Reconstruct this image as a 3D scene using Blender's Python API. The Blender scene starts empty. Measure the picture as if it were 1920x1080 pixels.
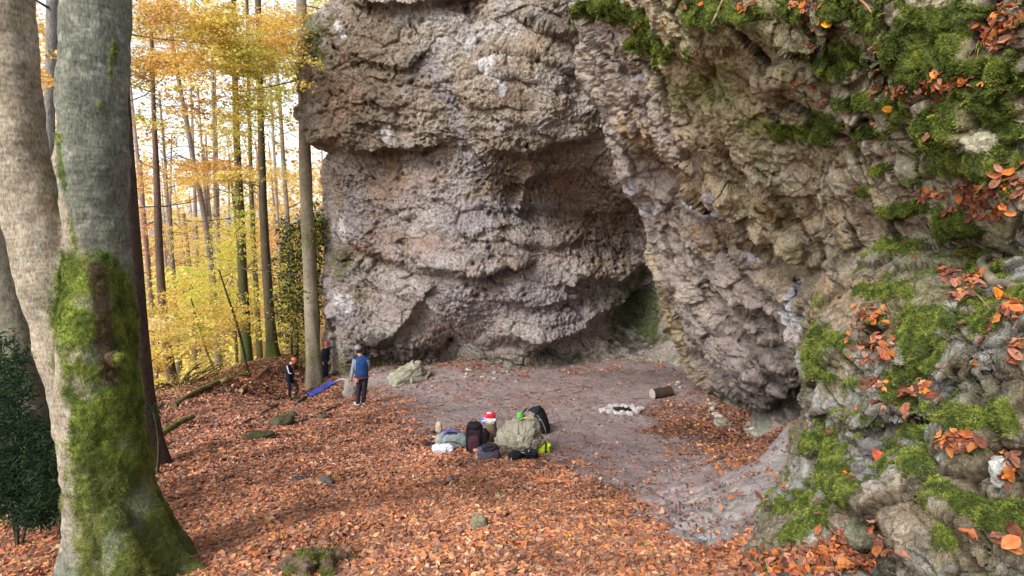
import bpy, math, random
import numpy as np
from mathutils import Vector, Matrix
random.seed(7); RNG = np.random.default_rng(11)
R = math.radians
scene = bpy.context.scene
COL = scene.collection

# ------------------------------------------------------------------ camera
F = 1100.0; PITCH = R(6.6)
cam_d = bpy.data.cameras.new('camera'); cam = bpy.data.objects.new('camera', cam_d); COL.objects.link(cam)
cam_d.sensor_width = 36; cam_d.lens = F/1920*36; cam_d.clip_start = 0.05; cam_d.clip_end = 2000
cam.location = (0, 0, 0); cam.rotation_euler = (R(90)-PITCH, 0, 0)
scene.camera = cam
SP, CP = math.sin(PITCH), math.cos(PITCH)
def at(px, py, D):
    """world point seen at photo pixel (1920 wide) at forward distance D (metres along world y)"""
    px = np.asarray(px, float); py = np.asarray(py, float); D = np.asarray(D, float)
    a = (px-960)/F; b = (540-py)/F
    y = CP + b*SP; z = -SP + b*CP
    k = D/y
    return np.stack(np.broadcast_arrays(a*k, D, z*k), -1)
def V(px, py, D): return Vector(at(px, py, D))
def proj(P):
    P = np.asarray(P, float)
    dep = P[..., 1]*CP - P[..., 2]*SP
    up = P[..., 1]*SP + P[..., 2]*CP
    return 960+F*P[..., 0]/dep, 540-F*up/dep, dep

# ------------------------------------------------------------------ noise
_perm = np.random.default_rng(3).permutation(256); _perm = np.concatenate([_perm]*3).astype(np.int64)
_gr = np.random.default_rng(5).normal(size=(256, 3)); _gr /= np.linalg.norm(_gr, axis=1)[:, None]
def perlin(P, seed=0):
    P = np.asarray(P, float) + seed*17.31
    i = np.floor(P).astype(np.int64); f = P - i; i &= 255
    u = f*f*f*(f*(f*6-15)+10)
    out = np.zeros(P.shape[:-1])
    for dx in (0, 1):
        wx = u[..., 0] if dx else 1-u[..., 0]; hx = _perm[(i[..., 0]+dx) & 255]
        for dy in (0, 1):
            wy = u[..., 1] if dy else 1-u[..., 1]; hy = _perm[hx+((i[..., 1]+dy) & 255)]
            for dz in (0, 1):
                wz = u[..., 2] if dz else 1-u[..., 2]; h = _perm[hy+((i[..., 2]+dz) & 255)]
                g = _gr[h]
                out += wx*wy*wz*(g[..., 0]*(f[..., 0]-dx)+g[..., 1]*(f[..., 1]-dy)+g[..., 2]*(f[..., 2]-dz))
    return out*1.5
def fbm(P, octv=4, seed=0, gain=.5, lac=2.03):
    s = 0; a = 1; P = np.asarray(P, float)
    for k in range(octv):
        s = s + a*perlin(P, seed+k); P = P*lac; a *= gain
    return s
def ridged(P, octv=4, seed=0, gain=.5):
    s = 0; a = 1; P = np.asarray(P, float)
    for k in range(octv):
        s = s + a*(1-2*np.abs(perlin(P, seed+k))); P = P*2.05; a *= gain
    return s
def _h3(i, s):
    h = _perm[(_perm[(_perm[(i[..., 0]+s) & 255]+(i[..., 1])) & 255]+(i[..., 2])) & 255]
    return h
_rt = np.random.default_rng(9).random((256, 4))
def voronoi(P, seed=0):
    """returns F1, F2, random value of the nearest cell"""
    P = np.asarray(P, float); i = np.floor(P).astype(np.int64); f = P-i
    f1 = np.full(P.shape[:-1], 9.); f2 = f1.copy(); rid = np.zeros(P.shape[:-1])
    for dx in (-1, 0, 1):
        for dy in (-1, 0, 1):
            for dz in (-1, 0, 1):
                o = np.array([dx, dy, dz]); r = _rt[_h3((i+o) & 255, seed)]
                d = np.sqrt(((o+r[..., :3]-f)**2).sum(-1))
                n = d < f1
                f2 = np.where(n, f1, np.minimum(f2, d)); rid = np.where(n, r[..., 3], rid); f1 = np.where(n, d, f1)
    return f1, f2, rid
_rd = np.random.default_rng(13).normal(size=(256, 3)); _rd /= np.linalg.norm(_rd, axis=1)[:, None]
def facets(P, seed=0, tilt=1.3):
    """broken-rock relief: every cell is a tilted plane with its own height; returns height, crack mask, cell value"""
    P = np.asarray(P, float); i = np.floor(P).astype(np.int64); f = P-i; sh = P.shape[:-1]
    f1 = np.full(sh, 9.); f2 = f1.copy(); rid = np.zeros(sh); hh = np.zeros(sh)
    for dx in (-1, 0, 1):
        for dy in (-1, 0, 1):
            for dz in (-1, 0, 1):
                o = np.array([dx, dy, dz]); h = _h3((i+o) & 255, seed); r = _rt[h]; df = f-o-r[..., :3]; d = np.sqrt((df**2).sum(-1)); n = d < f1
                f2 = np.where(n, f1, np.minimum(f2, d)); rid = np.where(n, r[..., 3], rid); hh = np.where(n, (df*_rd[h]).sum(-1), hh); f1 = np.where(n, d, f1)
    return (rid-.5)+tilt*hh, sstep(.10, 0, f2-f1), rid
def sstep(a, b, x):
    t = np.clip((x-a)/(b-a), 0, 1); return t*t*(3-2*t)
def rbf(pts, vals, smooth=0.0):
    pts = np.asarray(pts, float); n = len(pts)
    def phi(r): return np.where(r > 1e-9, r*r*np.log(r+1e-12), 0)
    K = phi(np.linalg.norm(pts[:, None]-pts[None], axis=2))+smooth*np.eye(n)
    Pm = np.hstack([np.ones((n, 1)), pts])
    A = np.block([[K, Pm], [Pm.T, np.zeros((3, 3))]])
    w = np.linalg.solve(A, np.concatenate([vals, np.zeros(3)]))
    def f(x, y):
        x = np.asarray(x, float); y = np.asarray(y, float); out = w[n]+w[n+1]*x+w[n+2]*y
        for k in range(n):
            out = out+w[k]*phi(np.hypot(x-pts[k, 0], y-pts[k, 1]))
        return out
    return f

# ------------------------------------------------------------------ mesh helpers
def tag(o, label=None, cat=None, group=None, kind=None):
    if label: o['label'] = label
    if cat: o['category'] = cat
    if group: o['group'] = group
    if kind: o['kind'] = kind
    return o
def link(o, parent=None):
    COL.objects.link(o)
    if parent is not None: o.parent = parent
    return o
def empty(name, loc=(0, 0, 0), rz=0):
    o = bpy.data.objects.new(name, None); o.location = loc; o.rotation_euler = (0, 0, rz); o.empty_display_size = .2
    return link(o)
def npmesh(name, verts, faces, mat=None, parent=None, col=None, smooth=True, attrs=None, uv=None):
    """faces: (M,k) array, or list of such arrays"""
    if not isinstance(faces, (list, tuple)): faces = [faces]
    me = bpy.data.meshes.new(name)
    verts = np.asarray(verts, np.float32).reshape(-1, 3)
    me.vertices.add(len(verts)); me.vertices.foreach_set('co', verts.ravel())
    loops = np.concatenate([np.asarray(f).ravel() for f in faces if len(f)]).astype(np.int32)
    tot = np.concatenate([np.full(len(f), np.asarray(f).shape[1]) for f in faces if len(f)]).astype(np.int32)
    st = np.concatenate([[0], np.cumsum(tot)[:-1]]).astype(np.int32)
    me.loops.add(len(loops)); me.loops.foreach_set('vertex_index', loops)
    me.polygons.add(len(tot)); me.polygons.foreach_set('loop_start', st)
    me.update(calc_edges=True); me.validate()
    me.polygons.foreach_set('use_smooth', np.full(len(me.polygons), bool(smooth)))
    if col is not None:
        a = me.attributes.new('Col', 'FLOAT_COLOR', 'POINT'); c = np.ones((len(verts), 4), np.float32); c[:, :3] = np.asarray(col).reshape(-1, 3) if np.ndim(col) > 1 else col
        a.data.foreach_set('color', c.ravel())
    for k, v in (attrs or {}).items():
        a = me.attributes.new(k, 'FLOAT', 'POINT'); a.data.foreach_set('value', np.asarray(v, np.float32).ravel())
    if mat: me.materials.append(mat)
    o = bpy.data.objects.new(name, me)
    return link(o, parent)
def grid_faces(nr, nc, wrap=False):
    i = np.arange(nr-1)[:, None]; j = np.arange(nc if wrap else nc-1)[None]
    a = i*nc+j; b = i*nc+(j+1) % nc; c = (i+1)*nc+(j+1) % nc; d = (i+1)*nc+j
    return np.stack([a, d, c, b], -1).reshape(-1, 4)
def gnormals(G):
    du = np.gradient(G, axis=1); dv = np.gradient(G, axis=0)
    n = np.cross(dv, du); l = np.linalg.norm(n, axis=2, keepdims=True)
    return n/np.maximum(l, 1e-12)
def tube(pts, rad, seg=10, cap=True, flat=1.0):
    """verts, quads of a tapered tube along pts"""
    pts = np.asarray(pts, float); rad = np.broadcast_to(np.asarray(rad, float), (len(pts),)).copy()
    t = np.gradient(pts, axis=0); t /= np.maximum(np.linalg.norm(t, axis=1)[:, None], 1e-9)
    ref = np.array([0, 0, 1.]) if abs(t[:, 2]).mean() < .8 else np.array([1., 0, 0])
    u = np.cross(t, ref); u /= np.maximum(np.linalg.norm(u, axis=1)[:, None], 1e-9); w = np.cross(u, t)
    a = np.linspace(0, 2*math.pi, seg, endpoint=False)
    ring = pts[:, None]+rad[:, None, None]*(np.cos(a)[None, :, None]*u[:, None]+flat*np.sin(a)[None, :, None]*w[:, None])
    vs = ring.reshape(-1, 3); fq = grid_faces(len(pts), seg, True)
    tri = np.zeros((0, 3), int)
    if cap:
        n = len(vs); vs = np.vstack([vs, pts[0], pts[-1]]); j = np.arange(seg); k = (j+1) % seg; b = (len(pts)-1)*seg
        tri = np.vstack([np.stack([np.full(seg, n), j, k], 1), np.stack([np.full(seg, n+1), b+k, b+j], 1)])
    return vs, fq, tri
class MB:
    """collects shapes for ONE mesh"""
    def __init__(s): s.v = []; s.q = []; s.t = []; s.c = []; s.n = 0
    def add(s, v, q=None, t=None, c=(1, 1, 1)):
        v = np.asarray(v, float).reshape(-1, 3)
        if q is not None and len(q): s.q.append(np.asarray(q)+s.n)
        if t is not None and len(t): s.t.append(np.asarray(t)+s.n)
        s.v.append(v); s.c.append(np.broadcast_to(np.asarray(c, float), (len(v), 3))); s.n += len(v); return s
    def tube(s, pts, rad, seg=8, c=(1, 1, 1), flat=1.0):
        v, q, t = tube(pts, rad, seg, True, flat); return s.add(v, q, t, c)
    def blob(s, c0, size, c=(1, 1, 1), nu=20, nv=12, p=1.0, noise=0, seed=0, rot=None, freq=3., squash=None):
        """superellipsoid, p<1 boxier"""
        a = np.linspace(0, 2*math.pi, nu, endpoint=False); b = np.linspace(-math.pi/2, math.pi/2, nv)
        B, A = np.meshgrid(b, a, indexing='ij')
        sg = lambda x: np.sign(x)*np.abs(x)**p
        P = np.stack([sg(np.cos(B))*sg(np.cos(A)), sg(np.cos(B))*sg(np.sin(A)), sg(np.sin(B))], -1)
        if noise: P = P*(1+noise*fbm(P*freq*.5+seed*3.7, 3, seed))[..., None]
        P = P*np.asarray(size, float)
        if squash: P = squash(P.reshape(-1, 3)).reshape(P.shape)
        if rot is not None: P = P @ np.array(rot).T
        P = P+np.asarray(c0, float)
        return s.add(P, grid_faces(nv, nu, True)[:, ::-1], None, c)
    def build(s, name, mat, parent=None, smooth=True, xf=None):
        v = np.vstack(s.v)
        if xf is not None: v = v @ np.array(xf.to_3x3()).T+np.array(xf.translation)
        fs = []
        if s.q: fs.append(np.vstack(s.q))
        if s.t: fs.append(np.vstack(s.t))
        return npmesh(name, v, fs, mat, parent, np.vstack(s.c), smooth)
def rotm(rx=0, ry=0, rz=0):
    return np.array((Matrix.Rotation(rz, 3, 'Z') @ Matrix.Rotation(ry, 3, 'Y') @ Matrix.Rotation(rx, 3, 'X')))
def bez(pts, n=24):
    """Catmull-Rom through pts"""
    P = np.asarray(pts, float); m = len(P)
    Q = np.vstack([2*P[0]-P[1], P, 2*P[-1]-P[-2]]); out = []
    for x in np.linspace(0, m-1-1e-9, n):
        k = int(x); t = x-k; a, b, c, d = Q[k:k+4]
        out.append(.5*((2*b)+(-a+c)*t+(2*a-5*b+4*c-d)*t*t+(-a+3*b-3*c+d)*t**3))
    return np.array(out)
def srgb(r, g, b): return tuple((x/255/12.92 if x/255 <= .04045 else ((x/255+.055)/1.055)**2.4) for x in (r, g, b))

# ------------------------------------------------------------------ materials
class NT:
    def __init__(s, name):
        s.m = bpy.data.materials.new(name); s.m.use_nodes = True; s.t = s.m.node_tree; s.t.nodes.clear()
        s.out = s.n('ShaderNodeOutputMaterial')
    def n(s, typ, **kw):
        nd = s.t.nodes.new(typ)
        for k, v in kw.items():
            if k in nd.inputs.keys() if isinstance(k, str) else False: nd.inputs[k].default_value = v
            else: setattr(nd, k, v)
        return nd
    def l(s, a, b): s.t.links.new(a, b)
    def noise(s, scale, detail=4, rough=.6, vec=None, dist=0):
        n = s.n('ShaderNodeTexNoise'); n.inputs['Scale'].default_value = scale; n.inputs['Detail'].default_value = detail
        n.inputs['Roughness'].default_value = rough; n.inputs['Distortion'].default_value = dist
        if vec: s.l(vec, n.inputs['Vector'])
        return n.outputs['Fac']
    def vor(s, scale, feat='F1', vec=None, rnd=1):
        n = s.n('ShaderNodeTexVoronoi', feature=feat); n.inputs['Scale'].default_value = scale; n.inputs['Randomness'].default_value = rnd
        if vec: s.l(vec, n.inputs['Vector'])
        return n
    def ramp(s, fac, stops):
        n = s.n('ShaderNodeValToRGB'); e = n.color_ramp.elements
        while len(e) < len(stops): e.new(.5)
        for x, (p, c) in zip(e, stops): x.position = p; x.color = (c, c, c, 1) if not hasattr(c, '__len__') else (*c, 1)
        s.l(fac, n.inputs[0]); return n.outputs[0]
    def mix(s, a, b, fac, mode='MIX'):
        n = s.n('ShaderNodeMix', data_type='RGBA', blend_type=mode)
        for k, v in ((0, fac), (6, a), (7, b)):
            if isinstance(v, (int, float)): n.inputs[k].default_value = v
            elif isinstance(v, (tuple, list)): n.inputs[k].default_value = (*v, 1)
            else: s.l(v, n.inputs[k])
        return n.outputs[2]
    def math(s, op, a, b=0.):
        n = s.n('ShaderNodeMath', operation=op)
        for k, v in ((0, a), (1, b)):
            if isinstance(v, (int, float)): n.inputs[k].default_value = v
            else: s.l(v, n.inputs[k])
        return n.outputs[0]
    def col(s):
        n = s.n('ShaderNodeAttribute', attribute_name='Col'); return n.outputs['Color']
    def pos(s, sc=None):
        n = s.n('ShaderNodeTexCoord').outputs['Object']
        if sc is None: return n
        m = s.n('ShaderNodeMapping'); m.inputs['Scale'].default_value = sc; s.l(n, m.inputs['Vector']); return m.outputs[0]
    def bump(s, h, dist, strength=1., prev=None):
        n = s.n('ShaderNodeBump'); n.inputs['Strength'].default_value = strength; n.inputs['Distance'].default_value = dist
        s.l(h, n.inputs['Height'])
        if prev: s.l(prev, n.inputs['Normal'])
        return n.outputs[0]
    def pbr(s, color, rough=.9, normal=None, spec=.2, **kw):
        b = s.n('ShaderNodeBsdfPrincipled')
        if isinstance(color, tuple): b.inputs['Base Color'].default_value = (*color, 1)
        else: s.l(color, b.inputs['Base Color'])
        b.inputs['Roughness'].default_value = rough; b.inputs['Specular IOR Level'].default_value = spec
        for k, v in kw.items(): b.inputs[k].default_value = v
        if normal: s.l(normal, b.inputs['Normal'])
        s.l(b.outputs[0], s.out.inputs[0]); return s.m
def m_rock(name, s=1.0, bd=.03, spec=.15):
    """limestone: attribute colour, broken by grain, pits and hairline cracks; s = feature frequency"""
    t = NT(name); p = t.pos()
    big = t.noise(1.3*s, 6, .65, p, .4); mid = t.noise(7*s, 6, .7, p, .3); fine = t.noise(38*s, 5, .75, p)
    v = t.vor(9*s, 'F1', p).outputs['Distance']; v2 = t.vor(26*s, 'F1', p).outputs['Distance']
    c = t.mix(t.col(), t.ramp(mid, [(.32, .38), (.5, .97), (.68, 1.5)]), .8, 'MULTIPLY')
    c = t.mix(c, t.ramp(fine, [(.33, .45), (.5, 1.), (.67, 1.45)]), .75, 'MULTIPLY')
    c = t.mix(c, t.ramp(v2, [(.0, .3), (.22, 1.), (1., 1.05)]), .65, 'MULTIPLY')
    h = t.math('ADD', t.math('MULTIPLY', mid, 1.0), t.math('MULTIPLY', fine, .35))
    h = t.math('ADD', h, t.math('MULTIPLY', v, .45)); h = t.math('ADD', h, t.math('MULTIPLY', v2, .22))
    return t.pbr(c, .93, t.bump(h, bd, 1.), spec)
def m_leaf(name, trans=.45, rough=.6):
    t = NT(name); c = t.col()
    d = t.n('ShaderNodeBsdfPrincipled'); t.l(c, d.inputs['Base Color']); d.inputs['Roughness'].default_value = rough
    d.inputs['Specular IOR Level'].default_value = .25
    tr = t.n('ShaderNodeBsdfTranslucent'); t.l(c, tr.inputs['Color'])
    m = t.n('ShaderNodeMixShader'); m.inputs[0].default_value = trans
    t.l(d.outputs[0], m.inputs[1]); t.l(tr.outputs[0], m.inputs[2]); t.l(m.outputs[0], t.out.inputs[0]); return t.m
def m_plain(name, rough=.8, scale=20., bd=.004, amt=.35, spec=.25):
    t = NT(name); p = t.pos(); n = t.noise(scale, 5, .65, p)
    c = t.mix(t.col(), t.ramp(n, [(.3, .6), (.5, 1.), (.7, 1.35)]), amt*1.6 if amt*1.6 < 1 else 1, 'MULTIPLY')
    return t.pbr(c, rough, t.bump(n, bd, .8), spec)
def m_bark(name, s=1., bd=.012):
    t = NT(name); p = t.pos((1, 1, .35)); q = t.pos((1, 1, 3.2))
    a = t.noise(62*s, 6, .8, p, .4); b = t.noise(3*s, 5, .6, t.pos()); r = t.noise(9*s, 4, .6, q, .3)
    v = t.vor(30*s, 'F1', t.pos((1, 1, .7))).outputs['Distance']
    c = t.mix(t.col(), t.ramp(a, [(.35, .35), (.5, 1.), (.65, 1.5)]), .85, 'MULTIPLY')
    c = t.mix(c, t.ramp(b, [(.3, .7), (.5, 1.), (.7, 1.25)]), .8, 'MULTIPLY')
    c = t.mix(c, t.ramp(v, [(0, .5), (.3, 1.), (1, 1.1)]), .8, 'MULTIPLY')
    h = t.math('ADD', a, t.math('MULTIPLY', r, .5)); h = t.math('ADD', h, t.math('MULTIPLY', v, .5))
    return t.pbr(c, .9, t.bump(h, bd, 1.), .2)
M = dict(rock=m_rock('limestone', 1.6, .09), rock_near=m_rock('near_limestone', 4.5, .028), leaf=m_leaf('leaf', .5), dry=m_leaf('dry_leaf', .15, .75),
         moss=m_leaf('moss_fibre', .3, .9), bark=m_bark('bark'), barkfar=m_bark('far_bark', .5, .02), cloth=m_plain('cloth', .85, 30, .006, .3),
         wood=m_plain('weathered_wood', .85, 40, .006, .5), stone=m_rock('loose_stone', 7., .012), plastic=m_plain('plastic', .35, 10, .004, .1, .5),
         skin=m_plain('skin', .6, 30, .001, .1, .3), soft=m_plain('fabric', .8, 18, .012, .25))
# ------------------------------------------------------------------ the ground
GP = [(300,1080,4.6),(640,1080,4.1),(960,1080,3.8),(1280,1060,3.7),(0,1075,5.6),(60,1000,7.0),(300,885,9.6),(350,800,13),(280,770,16),
      (320,728,24),(420,718,21.5),(470,712,20.5),(515,668,27),(545,752,20.5),(590,722,22),(610,712,24),(672,765,16.5),(650,703,22),
      (770,703,20.3),(1000,697,19),(1168,770,13.4),(1235,745,14.6),(1290,697,17),(1340,745,14.2),(1400,792,12),(1470,850,10),
      (900,858,9.9),(640,900,8.6),(1100,900,8.2),(1300,900,7.8),(1250,1000,5.4),(1400,950,5.4),(1475,870,6.6),(1490,800,7.8),(1350,1060,3.9),(500,980,6.2),(800,980,5.6)]
gp = np.array(GP, float); gw = at(gp[:, 0], gp[:, 1], gp[:, 2])
far = np.array([(-20,22,-9.5),(-14,32,-9.),(-30,45,-12.5),(-5,40,-5.),(-60,30,-17),(-60,100,-19),(0,100,-8),(80,100,-4),(80,0,-1),(30,20,-3),(12,18,-4.2),(-60,-20,-13),(0,-30,4),(0,0,-1.62),(1.5,1,-1.3),
                (-1.5,1.0,-1.9),(3.5,2.2,-1.4),(3.5,6,-2.3),(-6,2,-3.6),(-12,8,-6.5),(10,60,-5),(-20,70,-12),(8,12,-3.6)], float)
gw = np.vstack([gw, far])
_gz = rbf(gw[:, :2]/10, gw[:, 2], .0005)
def gz0(x, y):
    r = np.hypot(x, y); k = np.where(r > 110, 110/np.maximum(r, 1e-6), 1.); return _gz(x*k/10, y*k/10)
def gz(x, y):
    """ground height incl. lumps"""
    x = np.asarray(x, float); y = np.asarray(y, float)
    P = np.stack([x, y, 0*x], -1); d = np.hypot(x, y)
    z = gz0(x, y)+.10*fbm(P*.55, 3, 4)*sstep(2, 7, d)+.035*fbm(P*2.2, 3, 9)
    px, py, _ = proj(np.stack([x, np.maximum(y, .5), z], -1))
    flat = np.exp(-(((px-1080)/330)**2+((py-790)/110)**2))
    return z-flat*(z-gz0(x, y))*.8
def gpoint(px, py):
    """ground point seen at a photo pixel"""
    lo, hi = 2.0, 60.
    Ds = np.geomspace(lo, hi, 500); P = at(px, py, Ds); g = P[:, 2]-gz(P[:, 0], P[:, 1])
    k = np.argmax(g < 0)
    if g[k] >= 0: k = 499
    P = P[k].copy(); P[2] = gz(P[0], P[1]); return P
# masks in photo space (where leaves lie thick, where earth is trodden bare)
def inpoly(px, py, poly):
    r = np.zeros(px.shape, bool); n = len(poly)
    for i in range(n):
        x1, y1 = poly[i]; x2, y2 = poly[(i+1) % n]
        c = ((y1 > py) != (y2 > py)) & (px < (x2-x1)*(py-y1)/((y2-y1)+1e-9)+x1); r ^= c
    return r
def sdpoly(px, py, poly):
    d = np.full(px.shape, 1e9); n = len(poly)
    for i in range(n):
        a = np.array(poly[i], float); b = np.array(poly[(i+1) % n], float); e = b-a
        t = np.clip(((px-a[0])*e[0]+(py-a[1])*e[1])/(e@e), 0, 1)
        d = np.minimum(d, np.hypot(px-a[0]-t*e[0], py-a[1]-t*e[1]))
    return np.where(inpoly(px, py, poly), d, -d)
BARE = [(660,700),(1000,676),(1300,660),(1345,745),(1225,785),(1270,830),(1400,872),(1500,850),(1500,1000),(1330,1050),(1240,985),(1160,930),(1060,880),(960,858),(830,815),(745,770),(680,728)]
RAMP = [(1478,790),(1492,850),(1440,950),(1330,1035),(1250,1005),(1275,950),(1340,905),(1420,865)]
def leafdens(x, y, z):
    P = np.stack([x, y, z], -1); px, py, dep = proj(P)
    P2 = np.stack([x, y, 0*x], -1)
    s = sdpoly(px, py, BARE)/60+.55*fbm(P2*1.1, 4, 2)
    dens = (1-.985*sstep(-1.0, .6, s))
    band = .6*np.exp(-((py-735)/28)**2)*sstep(640, 700, px)*(1-sstep(1040, 1180, px))     # thinner scatter near the wall foot
    dens = np.maximum(dens, .22*band*(.6+fbm(P2*1.5, 2, 8)))
    lp = np.exp(-(((px-1370)/95)**2+((py-(812+.28*(px-1370)))/26)**2)*1.3)             # drift under the buttress
    dens = np.maximum(dens, 1.1*np.clip(lp*1.6-.35+.3*fbm(P2*3, 2, 5), 0, 1))
    dens = np.where(sdpoly(px, py, RAMP) > 0, .015, dens)
    return np.clip(dens, 0, 1), px, py, dep
def build_ground():
    th = np.concatenate([np.linspace(-46, 46, 760), np.linspace(46, 314, 90)[1:-1]]); th = np.radians(th)
    r = np.concatenate([[.05, .4, .8, 1.2, 1.6], np.geomspace(1.9, 34, 520), np.geomspace(34, 600, 60)[1:]])
    RR, TT = np.meshgrid(r, th, indexing='ij'); X = RR*np.sin(TT); Y = RR*np.cos(TT)
    Z = gz(X, Y); P = np.stack([X, Y, Z], -1)
    dens, px, py, dep = leafdens(X, Y, Z); front = Y > .5
    ramp = np.where(front, sstep(-10, 18, sdpoly(px, py, RAMP)+14*fbm(P*1.5, 3, 3)), 0)
    cr = ridged(P*np.array([1.6, 1.6, 1.6])+.4*fbm(P*2, 2, 1)[..., None], 3, 6)
    Z = Z+ramp*(.05*fbm(P*1.2, 3, 2)-.03*sstep(1.35, 1.65, cr))
    stone = np.where(front, np.exp(-(((px-1285)/70)**2+((py-945)/50)**2)), 0)
    h1, e1, rid = facets(P*2.6, 4); h2, e2, _ = facets(P*7, 8); rk_ = np.clip(stone+.6*ramp, 0, 1); Z = Z+rk_*(.06*h1-.04*e1+.018*h2-.01*e2)
    n1 = fbm(P*1.3, 4, 1)[..., None]; n2 = fbm(P*6, 4, 7)[..., None]
    soil = np.array(srgb(82, 62, 52)); earth = np.array(srgb(154, 138, 136)); dark = np.array(srgb(104, 88, 84)); rk = np.array(srgb(158, 149, 146)); fl = np.array(srgb(150, 118, 72))
    bare = 1-dens[..., None]
    c = soil*(1-bare)+earth*bare*(1-.35*np.clip(n1+.2, 0, 1))+dark*bare*.30*np.clip(n1+.2, 0, 1)
    c = c*(1+.25*n2); c = c*(1-ramp[..., None])+rk*ramp[..., None]*(1+.2*n1)
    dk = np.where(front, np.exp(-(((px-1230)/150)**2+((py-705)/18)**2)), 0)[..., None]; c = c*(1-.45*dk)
    farf = sstep(24, 36, RR)[..., None]; c = c*(1-farf)+fl*farf
    t = NT('forest_floor'); p = t.pos()
    v = t.vor(16, 'F1', p); nz = t.noise(60, 5, .7, p); nb = t.noise(9, 5, .7, p)
    cc = t.mix(t.col(), t.ramp(nz, [(.3, .6), (.5, 1.), (.72, 1.4)]), .8, 'MULTIPLY')
    cc = t.mix(cc, t.ramp(nb, [(.3, .75), (.5, 1.), (.7, 1.2)]), .7, 'MULTIPLY')
    h = t.math('ADD', t.math('MULTIPLY', nz, .5), nb)
    m = t.pbr(cc, .97, t.bump(h, .03, 1.), .1)
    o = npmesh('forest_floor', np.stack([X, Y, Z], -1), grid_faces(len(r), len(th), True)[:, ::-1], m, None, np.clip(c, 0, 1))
    tag(o, kind='structure'); return o
build_ground()
# ------------------------------------------------------------------ rock faces
def ledge(D, PX, PY, pts, amp, up=40., dn=25., soft=6., fade=35.):
    best = np.full(PX.shape, 1e9); sg = np.zeros(PX.shape); ov = np.zeros(PX.shape)
    pts = np.array(pts, float); n = len(pts)-1
    for i in range(n):
        a, b = pts[i], pts[i+1]; e = b-a; L2 = e@e
        t0 = ((PX-a[0])*e[0]+(PY-a[1])*e[1])/L2; t = np.clip(t0, 0, 1)
        d = np.hypot(PX-a[0]-t*e[0], PY-a[1]-t*e[1]); cr = e[0]*(PY-a[1])-e[1]*(PX-a[0])
        o = np.zeros(PX.shape)
        if i == 0: o = np.maximum(o, -t0*math.sqrt(L2))
        if i == n-1: o = np.maximum(o, (t0-1)*math.sqrt(L2))
        m = d < best; best = np.where(m, d, best); sg = np.where(m, -np.sign(cr), sg); ov = np.where(m, o, ov)
    s = np.tanh(best/soft)*sg*np.exp(-(ov/fade)**2)
    return D-amp*np.where(sg > 0, s*np.exp(-best/up), .8*s*np.exp(-best/dn))
def bump_(D, PX, PY, x, y, rx, ry, amp, ang=0., p=2.):
    c, s = math.cos(R(ang)), math.sin(R(ang)); u = ((PX-x)*c+(PY-y)*s)/rx; v = (-(PX-x)*s+(PY-y)*c)/ry
    return D-amp*np.exp(-(u*u+v*v)**(p/2))
def mask(PX, PY, N, x, y, rx, ry, ang=0., soft=.35):
    """patch with a ragged edge; N = noise field"""
    c, s = math.cos(R(ang)), math.sin(R(ang)); u = ((PX-x)*c+(PY-y)*s)/rx; v = (-(PX-x)*s+(PY-y)*c)/ry
    return sstep(-soft, soft, 1-np.hypot(u, v)+.75*N)
def sheet(rows, Lx, Rx, ctrl, step, feats, wrapL=0, wrapT=0, rnd=(0, 1), insL=.4, wrap_rise=.25):
    """depth sheet of a rock face: rows = (top,bottom) in photo px; Lx, Rx silhouettes as [(py,px)..]; ctrl = (px,py,D)"""
    ny = int((rows[1]-rows[0])/step)+1; v = np.linspace(rows[0], rows[1], ny)
    l = np.interp(v, *zip(*Lx)); r = np.interp(v, *zip(*Rx))
    nx = int(np.max(r-l)/step)+1; u = np.linspace(0, 1, nx)
    PX = l[:, None]+(r-l)[:, None]*u[None]; PY = np.repeat(v[:, None], nx, 1)
    c = np.array(ctrl, float); f = rbf(c[:, :2]/500, np.log(c[:, 2]), .002); D = np.exp(f(PX/500, PY/500))
    # ragged silhouette
    W = np.stack([PX/90, PY/90, 0*PX], -1)
    wob = fbm(W*1.3, 4, 21); wob2 = fbm(W*1.3, 4, 31)
    PXw = PX+9*wob; PYw = PY+9*wob2
    for k in feats:
        D = k(D, PXw, PYw)
    if rnd[0]: D = D+rnd[0]*np.exp(-(PX-l[:, None])/rnd[1])
    G = at(PX+(7*fbm(W*3, 4, 2))*np.exp(-(PX-l[:, None])/25), PY, D)
    if wrapL:
        k = np.arange(36, 0, -1)/36.
        w = at(PX[:, :1]+k[None]*36*insL+7*fbm(W[:, :1]*3, 4, 2), PY[:, :1]+0*k[None], D[:, :1]+(k[None]**1.5)*wrapL)
        G = np.concatenate([w, G], 1); PX = np.concatenate([PX[:, :1]+k[None]*36*insL, PX], 1); PY = np.concatenate([np.repeat(PY[:, :1], 36, 1), PY], 1)
    if wrapT:
        k = (np.arange(40, 0, -1)/40.)[:, None, None]; dirn = np.array([0, 1., wrap_rise])
        G = np.concatenate([G[:1]+dirn*(k**1.7)*wrapT, G], 0); PX = np.concatenate([np.repeat(PX[:1], 40, 0), PX], 0); PY = np.concatenate([np.repeat(PY[:1], 40, 0)-k[..., 0]*30, PY], 0)
    return G, PX, PY
def gn(G):
    n = gnormals(G); s = np.sign((n*(-G)).sum(-1).mean()); return n*s
def blur(A, k):
    for ax in (0, 1):
        P = np.concatenate([np.repeat(np.take(A, [0], ax), k, ax), A, np.repeat(np.take(A, [-1], ax), k, ax)], ax); C = np.cumsum(P, ax); C = np.concatenate([np.zeros_like(np.take(C, [0], ax)), C], ax)
        n = A.shape[ax]; A = (np.take(C, np.arange(n)+2*k+1, ax)-np.take(C, np.arange(n), ax))/(2*k+1)
    return A
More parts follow.
